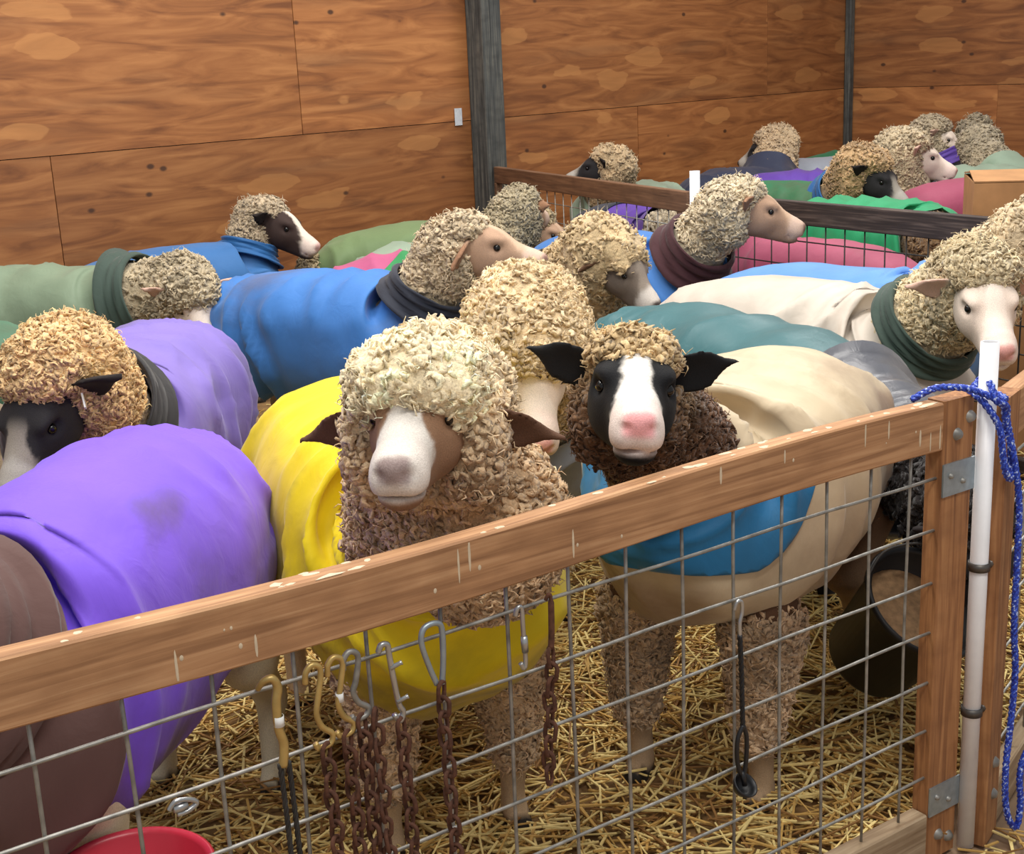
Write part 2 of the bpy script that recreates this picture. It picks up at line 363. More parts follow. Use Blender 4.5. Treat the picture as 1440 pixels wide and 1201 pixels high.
def face_color(q, style):
    base, bl, mz, no, er = [np.array(lin(c)) for c in FACE[style]]
    x, y, z = q[:, 0], q[:, 1], q[:, 2]; jit = fbm(q*38.)*.008
    c = np.repeat(base[None], len(q), 0)
    def put(mask, col):
        nonlocal c
        c = c*(1-mask[:, None])+col*mask[:, None]
    wid = .022+.028*sstep(.10, .19, x)
    if style == 'brown': wid = .019+.038*sstep(.09, .19, x)
    up = sstep(-.045, -.03, z+jit)
    x0 = {'dark': .10, 'brown': .085}.get(style, -.02)
    put(sstep(wid+.005, wid-.005, np.abs(y)+jit)*sstep(x0-.02, x0+.02, x)*up, bl)
    put(sstep(.155, .175, x+jit)*sstep(-.075, -.06, z), mz)
    if style == 'white': put(sstep(.0, .1, x)*.35, np.array(lin((240, 214, 200))))
    put(sstep(.212, .226, x+.25*(np.abs(y)-.01)+jit*.5)*sstep(.032, .018, np.abs(y))*sstep(-.045, -.03, z)*(.75 if style == 'brown' else 1), no)
    put(sstep(.085, .1, np.abs(y))*sstep(.1, .07, x), er)
    return c
def make_sheep(spec):
    S = dict(L=.54, w=.25, top=.80, bot=.33, hs=1., hp=-18, roll=0, face='tan', wool=(176, 160, 136), wool2=None, res='mid', coat='blue', fluff=1., drop=0, lock=1., topknot=1., eyes=True, hb=1.0, fold=1., fdir=None, legs=True, neckr=1., ear=8.)
    S.update(spec); res = S['res']; fine = {'hero': .0054, 'mid': .0112, 'far': .014}[res]; coarse = {'hero': .022, 'mid': .028, 'far': .036}[res]
    c = np.array([*S['c'], 0.]); hd = math.radians(S['h']); Rw = Rz(hd)
    head = (np.array(S['head'])-c)@Rw                       # local frame
    A = headmat(math.radians(S['hy'])-hd, math.radians(S['hp']), math.radians(S['roll'])); hs = S['hs']
    def H(p): return head+A@(np.array(p, float)*hs)
    L, w, top, bot = S['L'], S['w'], S['top'], S['bot']; zc = (top+bot)/2+.03
    lo = np.minimum(head-.25*hs, [-L-.02, -w, -.005]); hi = np.maximum(head+.25*hs, [L, w, top])
    Fd = Field([axis(lo[i]-.04, hi[i]+.04, head[i]-.25*hs, head[i]+.25*hs, fine, coarse) for i in range(3)])
    # torso and legs
    tr = min(.19, w*.78)
    for a, b, ra, rb in (((-L+.30, 0, zc-.02), (L-.30, 0, zc-.03), tr*.86, tr*.86),): Fd.put(*rcone(a, b, ra, rb), k=.05)
    nb = np.array([L-.19, 0, zc+.03])
    Fd.put(*rcone(nb, H((-.06, 0, -.02)), .10, .07*hs), k=.05)
    if S['legs']:
        for sx, x0 in ((1, L-.23), (-1, -L+.2)):
            for sy in (-1, 1):
                y0 = sy*w*.5
                if sx > 0:
                    Fd.put(*rcone((x0, y0, .46), (x0+.015, y0, .24), .075, .042), k=.04); Fd.put(*rcone((x0+.015, y0, .24), (x0, y0, .07), .034, .026), k=.02)
                else:
                    Fd.put(*rcone((x0, y0, .48), (x0+.05, y0, .36), .1, .06), k=.04); Fd.put(*rcone((x0+.05, y0, .36), (x0-.06, y0, .23), .05, .035), k=.03); Fd.put(*rcone((x0-.06, y0, .23), (x0-.03, y0, .07), .033, .027), k=.02)
                xe = x0+(0 if sx > 0 else -.03); Fd.put(*rcone((xe, y0, .045), (xe+.03, y0, .028), .03, .03), k=.015)
    # head
    def e(p, r, k=.02, sub=False, M=None): Fd.put(*ell(H(p), np.array(r)*hs, A if M is None else A@M), k=k*hs, sub=sub)
    e((.015, 0, 0), (.105, .07, .078)); Fd.put(*rcone(H((.06, 0, -.006)), H((.172, 0, -.022)), .058*hs, .038*hs), k=.03*hs)
    e((.188, 0, -.034), (.044, .041, .038), .02); e((.212, 0, -.016), (.022, .028, .018), .015)
    Fd.put(*rcone(H((.02, 0, -.05)), H((.17, 0, -.066)), .05*hs, .028*hs), k=.03*hs); e((.188, 0, -.071), (.032, .031, .018), .010)
    for sy in (-1, 1):
        e((.045, sy*.03, -.03), (.065, .04, .05), .02); e((.068, sy*.048, .034), (.035, .018, .016), .02)
        e((.082, sy*.064, .014), (.021, .012, .013), .012, True)
        e((.198, sy*.020, -.042), (.03, .021, .026), .010)
        ang = math.radians(-32*sy); Mn = np.array([[math.cos(ang), -math.sin(ang), 0], [math.sin(ang), math.cos(ang), 0], [0, 0, 1.]])
        e((.236, sy*.017, -.024), (.017, .006, .007), .006, True, Mn)
        # ear: a pointed, cupped leaf
        dr = math.radians(S['ear']); ea = np.array([-.22, sy*math.cos(dr), math.sin(dr)]); ea /= np.linalg.norm(ea); ef = np.array([.9, 0, -.25]); ef -= ea*(ef@ea); ef /= np.linalg.norm(ef); eu = np.cross(ef, ea)
        EM = A@np.stack([ea, eu, ef], 1); eo = H((-.01, sy*.055, S.get('earz', .022))); ln = .135*hs*S.get('earl', 1.)
        def earf(P, EM=EM, eo=eo, ln=ln):
            q = (P-eo)@EM; a = q[..., 0]/ln; ac = np.clip(a, 0, 1); hw = (.008+.030*np.sin(np.pi*np.clip(ac*.72+.2, 0, 1))*(1-ac**5))*hs*(1-.65*sstep(.55, 1., ac)); ht = .009*hs
            t = q[..., 2]-9.*q[..., 1]**2/hs+.004*hs; k0 = np.sqrt((q[..., 1]/hw)**2+(t/ht)**2)
            return np.maximum((k0-1)*ht, np.maximum(-a, a-1)*ln)
        tip = eo+EM@np.array([ln, 0, 0]); Fd.put(earf, np.minimum(eo, tip)-.045*hs, np.maximum(eo, tip)+.045*hs, k=.008*hs)
    e((.2, 0, -.0615), (.05, .07, .002), .004, True)
    V, Q = Fd.mesh(); q = ((V-head)@A)/hs
    wl = np.array(lin(S['wool'])); w2 = np.array(lin(S['wool2'] or S['wool'])); leg = np.array(lin(S['legw'])) if 'legw' in S else w2
    colr = face_color(q, S['face']); far = sstep(.27, .30, np.linalg.norm(q, axis=1)); lw = sstep(.5, .1, V[:, 2])[:, None]
    colr = colr*(1-far[:, None])+(w2*(1-lw)+leg*lw)*far[:, None]; hoof = (V[:, 2] < .05)[:, None]*far[:, None]; colr = colr*(1-hoof)+np.array([.04, .035, .03])*hoof
    root = empty('sheep', c, hd); tag(root, S['label'], 'sheep', 'flock of sheep in coats')
    obj('body', mesh_np('body', V, Q, col=colr), M_hide, root)
    if S['eyes'] and res != 'far':
        for sy in (-1, 1):
            pr = [(.0115*hs*math.sin(t), -.0115*hs*math.cos(t)) for t in np.linspace(.02, math.pi-.02, 9)]; v, qq = lathe(pr, 14); o = obj('eye', mesh_np('eye', v, qq), M_eye, root); o.location = H((.080, sy*.0535, .014))
    # coat: a draped tube, rounded over the rump and narrowing along the neck
    cmx = S.get('cmat') or CM[S['coat']]; fl = S['fluff']
    nx, nf, na = {'hero': (84, 36, 112), 'mid': (52, 22, 70), 'far': (32, 14, 48)}[S.get('coatres', res)]
    hN = H((-.09, 0, -.02)); nv = hN-nb; nT = nv/np.linalg.norm(nv); t0 = S.get('nt', .42); pN = nb+nv*t0
    def nrad(t): return (.165*(1-t)+.115*t*hs)*fl*S['neckr']
    rn = nrad(t0)+S.get('nr', .012); xm = L-.30
    an = np.arange(na)*2*math.pi/na-math.pi/2; cs, sn = np.cos(an), np.sin(an); pw = S.get('pw', .86)
    yy = np.sign(cs)*np.abs(cs)**pw; zz = np.sign(sn)*np.abs(sn)**pw
    th = np.linspace(0, math.pi/2, nx); xs = xm-(xm+L)*np.cos(th); ur = (xm-xs)/(xm+L); e1 = np.clip(1-ur**3.2, 0, 1)**(1/2.3)
    hump = 1+.03*np.sin(ur*3.1)-.0*ur; Xc = np.repeat(xs[:, None], na, 1)
    Yc = w*(1-.06*(1-ur))[:, None]*yy*np.where(zz < 0, e1[:, None]**.8, e1[:, None])*(1+.06*np.clip(-zz, 0, 1))
    Zc = zc+np.where(zz > 0, (top-zc)*hump[:, None]*e1[:, None], (zc-bot)*e1[:, None]**.45)*zz
    rear = np.stack([Xc, Yc, Zc], -1); tt = np.linspace(0, 1, nf+1)[1:]; c0 = np.array([xm, 0, zc]); c1 = c0+np.array([.17, 0, .01]); c2 = pN-nT*.13
    cen = [(1-t)**3*c0+3*(1-t)**2*t*c1+3*(1-t)*t*t*c2+t**3*pN for t in tt]; der = [3*(1-t)**2*(c1-c0)+6*(1-t)*t*(c2-c1)+3*t*t*(pN-c2) for t in tt]; fr_ = []
    for t, cc, dd in zip(tt, cen, der):
        dd = dd/np.linalg.norm(dd); sv = np.cross([0, 0, 1.], dd); sv /= np.linalg.norm(sv); uv = np.cross(dd, sv); q_ = t*t*(3-2*t); qd = sstep(.1, 1., t)
        hw = w*.94*(1-q_)+rn*q_; hu = (top-zc)*(1-q_)+rn*q_; hdn = (zc-bot)*(1-qd)+rn*1.05*qd; fr_.append(cc+sv*(hw*yy)[:, None]*(1+.06*np.clip(-zz, 0, 1)*(1-q_))[:, None]+uv*np.where(zz > 0, hu*zz, hdn*zz)[:, None])
    CV = np.concatenate([rear, np.array(fr_)], 0); nx += nf; CV = CV.reshape(-1, 3)
    us_ = np.repeat(np.r_[-1+1.4*(1-ur), .4+.6*tt][:, None], na, 1).reshape(-1); sl_ = np.repeat(np.r_[xs, xm+tt*.34][:, None], na, 1).reshape(-1); zt = np.tile(zz, nx)
    i, j = np.meshgrid(np.arange(nx-1), np.arange(na), indexing='ij'); a = i*na+j; b = i*na+(j+1) % na; CQ = np.stack([a, a+na, b+na, b], -1).reshape(-1, 4)
    N, _ = vnormals(CV, CQ)
    if (N[:, 2]*zt).sum() < 0: N = -N; CQ = CQ[:, ::-1]
    sd = rng.random(3)*20; wrp = fbm(CV*2.6+sd, 2); ff = S.get('ff', 46.)
    fx = sl_*ff+wrp*4.5+np.abs(CV[:, 1])*4; rid = 1-np.abs(np.sin(fx*.5))**.75; mk = sstep(-.25, .35, noise(CV*np.array([3.2, 2, 2])+sd+3))
    fy = sl_*ff*.62+np.abs(CV[:, 1])*26*np.sign(noise(CV*1.5+sd))+wrp*7; rid2 = 1-np.abs(np.sin(fy*.5))**.7; mk2 = sstep(.0, .5, noise(CV*3.7+sd+13))
    side = .55+.45*sstep(.9, .2, zt); amp = S['fold']*sstep(-1.02, -.86, us_)
    disp = amp*side*((rid-.3)*.036*mk+(rid2-.3)*.026*mk2)+fbm(CV*5+sd, 3)*.009
    CV = CV+N*disp[:, None]
    dirt = np.clip(.25*fbm(CV*2.5+sd+9, 2)+S.get('soil', .0)+S.get('soilz', .0)*.6*sstep(.15, .6, fbm(CV*3.4+sd+21, 3)), 0, 1)
    ck = S.get('panel')
    cme = mesh_np('coat', CV, CQ, col=np.repeat(dirt[:, None], 3, 1)); co = obj('coat', cme, cmx, root)
    if ck:                                                 # a second cloth colour sewn over part of the coat
        pm, fnp, nm = ck; g = fnp(us_, CV[:, 1]/w, CV[:, 2]).astype(float); PV = CV+N*.006; q2 = CQ[(g[CQ] > 0).any(1)]; acc = np.zeros_like(CV); wt = np.zeros(len(CV))
        for i0, i1 in ((0, 1), (1, 2), (2, 3), (3, 0), (0, 2), (1, 3)):      # pull the rim onto the seam line
            for p_, q_ in ((q2[:, i0], q2[:, i1]), (q2[:, i1], q2[:, i0])):
                mk_ = (g[p_] <= 0) & (g[q_] > 0); p1_, q1_ = p_[mk_], q_[mk_]; t_ = (g[q1_]/(g[q1_]-g[p1_]))[:, None]; np.add.at(acc, p1_, PV[q1_]*(1-t_)+PV[p1_]*t_); np.add.at(wt, p1_, 1)
        PV = np.where(wt[:, None] > 0, acc/np.maximum(wt, 1)[:, None], PV); us, inv = np.unique(q2, return_inverse=True)
        if len(q2):
            o = obj(nm, mesh_np(nm, PV[us], inv.reshape(-1, 4), col=np.repeat(dirt[us][:, None], 3, 1)*.6), pm, co); sdm = o.modifiers.new('thick', 'SOLIDIFY'); sdm.thickness = .005; sdm.offset = 0
    # collar: the neck band that continues the coat
    if S.get('collar'):
        ca, cb = S.get('ct', (-.12, .16)); nr = 16; ns = 44; Vc = []; s1 = np.cross([0, 0, 1.], nT); s1 /= np.linalg.norm(s1); s2 = np.cross(nT, s1)
        for k in range(nr):
            t = ca+(cb-ca)*k/(nr-1); rr = (nrad(t0+t)+S.get('nr', .012)+.015+(.03 if t < 0 else 0)*(-t/.12)); cc = pN+nv*t
            for g in np.arange(ns)*2*math.pi/ns: Vc.append(cc+(s1*math.cos(g)+s2*math.sin(g)*1.04)*(rr+.005*math.sin(k*1.3+2*g)+.004*math.sin(k*2.9-3*g)-(.006 if k == nr-1 else 0)))
        Vc = np.array(Vc); i, j = np.meshgrid(np.arange(nr-1), np.arange(ns), indexing='ij'); a = i*ns+j; b = i*ns+(j+1) % ns
        o = obj('collar', mesh_np('collar', Vc, np.stack([a, b, b+ns, a+ns], -1).reshape(-1, 4), col=np.zeros((len(Vc), 3))), S['collar'], root); sdm = o.modifiers.new('thick', 'SOLIDIFY'); sdm.thickness = .008
    # fleece
    fr = {'hero': .0082, 'mid': .0145, 'far': .02}[res]; tk = S['topknot']; FP = []
    def fe(p, r, cl): FP.append((*ell(H(p), np.array(r)*hs, A), cl))
    fg = S.get('fringe', 0.); fe((-.035+fg, 0, .035+.03*tk), (.085*fl, .092*fl, .062*tk), wl); fe((-.10, 0, .0), (.09*fl, .1*fl, .095*fl), wl)
    for sy in (-1, 1): fe((-.045+fg*.7, sy*.07*fl, -.055), (.055*fl, .042*fl, .085*fl), w2)
    if S.get('brow'):
        for sy in (-1, 1): fe((.05, sy*.058, .035), (.042*S['brow'], .03, .034*S['brow']), wl)
    fe((-.045, 0, -.105), (.07*fl, .08*fl, .055*fl), w2)
    FP.append((*rcone(nb+nv*(t0-.12), H((-.10, 0, -.02)), nrad(t0-.1), .105*fl*hs), w2))
    for bp, br in S.get('bib', []): FP.append((*ell((np.array(bp)-c)@Rw, br), w2))
    if res == 'hero' and S['legs'] and S.get('legfl', True):
        for sy in (-1, 1): FP.append((*rcone((L-.23, sy*w*.5, .42), (L-.215, sy*w*.5, .2), .085, .048), np.array(lin(S['legw'])) if 'legw' in S else w2))
    if S.get('tail'): FP.append((*ell((-L-.01, 0, zc-.05), (.07, .09, .16)), w2))
    flo = np.min([p[1] for p in FP], 0)-.03; fhi = np.max([p[2] for p in FP], 0)+.03
    FF = Field([np.arange(flo[i], fhi[i]+fr, fr) for i in range(3)])
    for p in FP: FF.put(p[0], p[1], p[2], k=.035)
    FV, FQ = FF.mesh(); FN, _ = vnormals(FV, FQ)
    if (FN*(FV-FV.mean(0))).sum() < 0: FN = -FN; FQ = FQ[:, ::-1]
    def fcol(P):
        ws = 0; cc = 0
        for p in FP: k = np.exp(-np.clip(p[0](P), -.2, .3)*45); ws = ws+k; cc = cc+k[:, None]*p[3]
        return 1.22*cc/ws[:, None]
    cs_ = {'hero': .024, 'mid': .03, 'far': .038}[res]; FV = FV+FN*((.55-worley(FV/cs_+sd))*cs_*.46+(.5-worley(FV/cs_*1.9+sd+5))*cs_*.18)[:, None]; base = fcol(FV); base = base*(1+.22*fbm(FV*18+sd, 2))[:, None]
    FN, fn = vnormals(FV, FQ); sgn = np.sign((FN*(FV-FV.mean(0))).sum()); FN *= sgn; ar = np.linalg.norm(fn, axis=1)
    def bag(P):
        uu = np.clip(np.abs(P[:, 0]/L), 0, 1); return (np.abs(P[:, 1])/w)**2.4+(np.abs(P[:, 2]-zc)/np.where(P[:, 2] > zc, top-zc, zc-bot))**2.4+uu**3
    nl = int({'hero': 4500, 'mid': 1080, 'far': 360}[res]*S['lock']); pick = rng.choice(len(FQ), nl*3, p=ar/ar.sum()); r1 = rng.random((nl*3, 4)); r1 /= r1.sum(1, keepdims=True)
    P = (FV[FQ[pick]]*r1[..., None]).sum(1); NN = (FN[FQ[pick]]*r1[..., None]).sum(1); NN /= np.linalg.norm(NN, axis=1, keepdims=True)+1e-9
    hq = ((P-head)@A)/hs; vw = (CP-c)@Rw-P; vw /= np.linalg.norm(vw, axis=1, keepdims=True); tn = ((P-nb)@nv)/(nv@nv); rdn = np.linalg.norm(P-nb-tn[:, None]*nv, axis=1); ok = (bag(P) > .9) & ~((tn < t0+(S.get('ct', (-.12, .16))[1]+.02 if S.get('collar') else .0)) & (rdn < nrad(t0)+.06) & (tn > -.3) & (not S.get('bib'))) & ((NN*vw).sum(1) > -.35) & ~((hq[:, 0] > .06) & (np.abs(hq[:, 1]) < .06) & (hq[:, 2] < .03)); P, NN = P[ok][:nl], NN[ok][:nl]; n = len(P)
    ls = {'hero': 1., 'mid': 1.35, 'far': 2.0}[res]*S.get('locksize', 1.)
    rd = rng.normal(size=(n, 3)); flow = np.stack([noise(P*9+sd), noise(P*9+sd+40), noise(P*9+sd+80)], -1)
    tg = flow*.9+rd*.3+np.array([0, 0, -.4]); tg -= NN*(tg*NN).sum(1, keepdims=True); D = NN*.5+tg; D /= np.linalg.norm(D, axis=1, keepdims=True)
    s1 = np.cross(D, NN+rd*.1); s1 /= np.linalg.norm(s1, axis=1, keepdims=True)+1e-9; s2 = np.cross(D, s1)
    Ln = rng.uniform(.010, .024, n)*ls; Rr = rng.uniform(.0042, .0076, n)*ls; thin = rng.random(n) < .2; Rr[thin] *= .22; Ln[thin] *= 1.5; D[thin] = D[thin]+NN[thin]*.6; D[thin] /= np.linalg.norm(D[thin], axis=1, keepdims=True)
    prof = np.array([.8, 1.15, 1.15, .95, .45]); K = 5; SG = 4; phs = rng.random(n)*6.28; hel = rng.uniform(.004, .0085, n)*ls; turn = rng.uniform(4.5, 8., n)*rng.choice([-1, 1], n)
    rings = []; ga = np.arange(SG)*2*math.pi/SG
    for k in range(K):
        t = k/(K-1); ap = phs+turn*t
        cc = P-NN*(.003*ls)+D*(Ln*t)[:, None]+(s1*np.cos(ap)[:, None]+s2*np.sin(ap)[:, None])*(hel*(.4+.8*t))[:, None]-NN*((t**2)*Ln*.25)[:, None]
        rings.append(cc[:, None]+(s1[:, None]*np.cos(ga)[None, :, None]+s2[:, None]*np.sin(ga)[None, :, None])*(Rr*prof[k])[:, None, None])
    LV = np.stack(rings, 1).reshape(-1, 3)                   # n,K,SG
    kk, gg = np.meshgrid(np.arange(K-1), np.arange(SG), indexing='ij'); a = kk*SG+gg; b = kk*SG+(gg+1) % SG; one = np.stack([a, b, b+SG, a+SG], -1).reshape(-1, 4)
    LQ = (np.arange(n)[:, None, None]*(K*SG)+one[None]).reshape(-1, 4); tri = (np.arange(n)[:, None]*(K*SG)+(K-1)*SG)
    cap = np.concatenate([tri+np.array([[0, 1, 2]]), tri+np.array([[0, 2, 3]])], 0)
    lc = fcol(P)*(1+.22*fbm(P*18+sd, 2))[:, None]*rng.uniform(.82, 1.3, (n, 1)); lc[thin] *= 1.25; LC = np.repeat(lc, K*SG, 0)
    o0 = len(FV); me = mesh_np('fleece', np.vstack([FV, LV]), [np.vstack([FQ, LQ+o0]), cap+o0], col=np.clip(np.vstack([base, LC]), 0, 1))
    o = obj('fleece', me, M_wool, root); o['kind'] = 'stuff'
    if S.get('ear_tag'):
        sy = S['ear_tag']; o = obj('ear_tag', mesh_np('tag', *prism_x((-.018, -.002, -.006), (.018, .002, .006), .001), smooth=False), M_band, root); o.location = H((.012, sy*.105, .02)); o.rotation_euler = (.3, .9, .5)
    return root

blue = cm('blue', (58, 118, 190)); cm('wallblue', (52, 108, 168)); cm('yellow', (232, 206, 10), (110, 90, 30), .4); cm('cream', (202, 184, 154), (128, 100, 78), .42, .55)
cm('purple', (116, 78, 214), (86, 66, 92), .5); cm('lavender', (126, 108, 190), (104, 98, 120), .5); cm('maroon', (136, 58, 84), (70, 36, 44), .4); cm('green', (74, 118, 92)); cm('sage', (124, 142, 118), (78, 84, 70), .4)
cm('olive', (104, 126, 84), (84, 84, 60), .4); cm('palegreen', (138, 158, 138)); cm('pink', (178, 82, 124)); cm('grey', (150, 156, 168)); cm('teal', (44, 96, 102), (60, 84, 84), .3, .45); cm('white', (198, 187, 174), (176, 142, 112), .5, .5)
cm('skyblue', (88, 140, 206)); cm('rose', (160, 70, 98)); cm('emerald', (34, 150, 98)); cm('dkgreen', (24, 112, 72)); cm('violet', (92, 58, 160)); cm('navy', (40, 48, 72)); cm('silver', (118, 120, 132), (80, 80, 88), .3, .32)
brownknit = coatmat('brown_cloth', (92, 66, 62), (70, 52, 46), .3, .85); bluechest = coatmat('blue_cloth', (26, 104, 152), (40, 70, 84), .4, .6); dkgreenc = coatmat('dark_green_cloth', (58, 74, 66), (40, 50, 44), .3, .8)
navyc = coatmat('navy_cloth', (44, 48, 60), (30, 30, 36), .3, .8); maroonc = coatmat('maroon_cloth', (66, 34, 40), (40, 26, 26), .3, .8); greenp = coatmat('green_cloth', (40, 132, 74)); bluec = coatmat('collar_blue_cloth', (24, 88, 146)); silverc = coatmat('silver_cloth', (74, 76, 84), (80, 80, 88), .2, .3)
purplec = coatmat('purple_cloth', (88, 60, 150)); slatec = coatmat('slate_cloth', (84, 130, 176)); darkc = coatmat('black_cloth', (28, 26, 30))

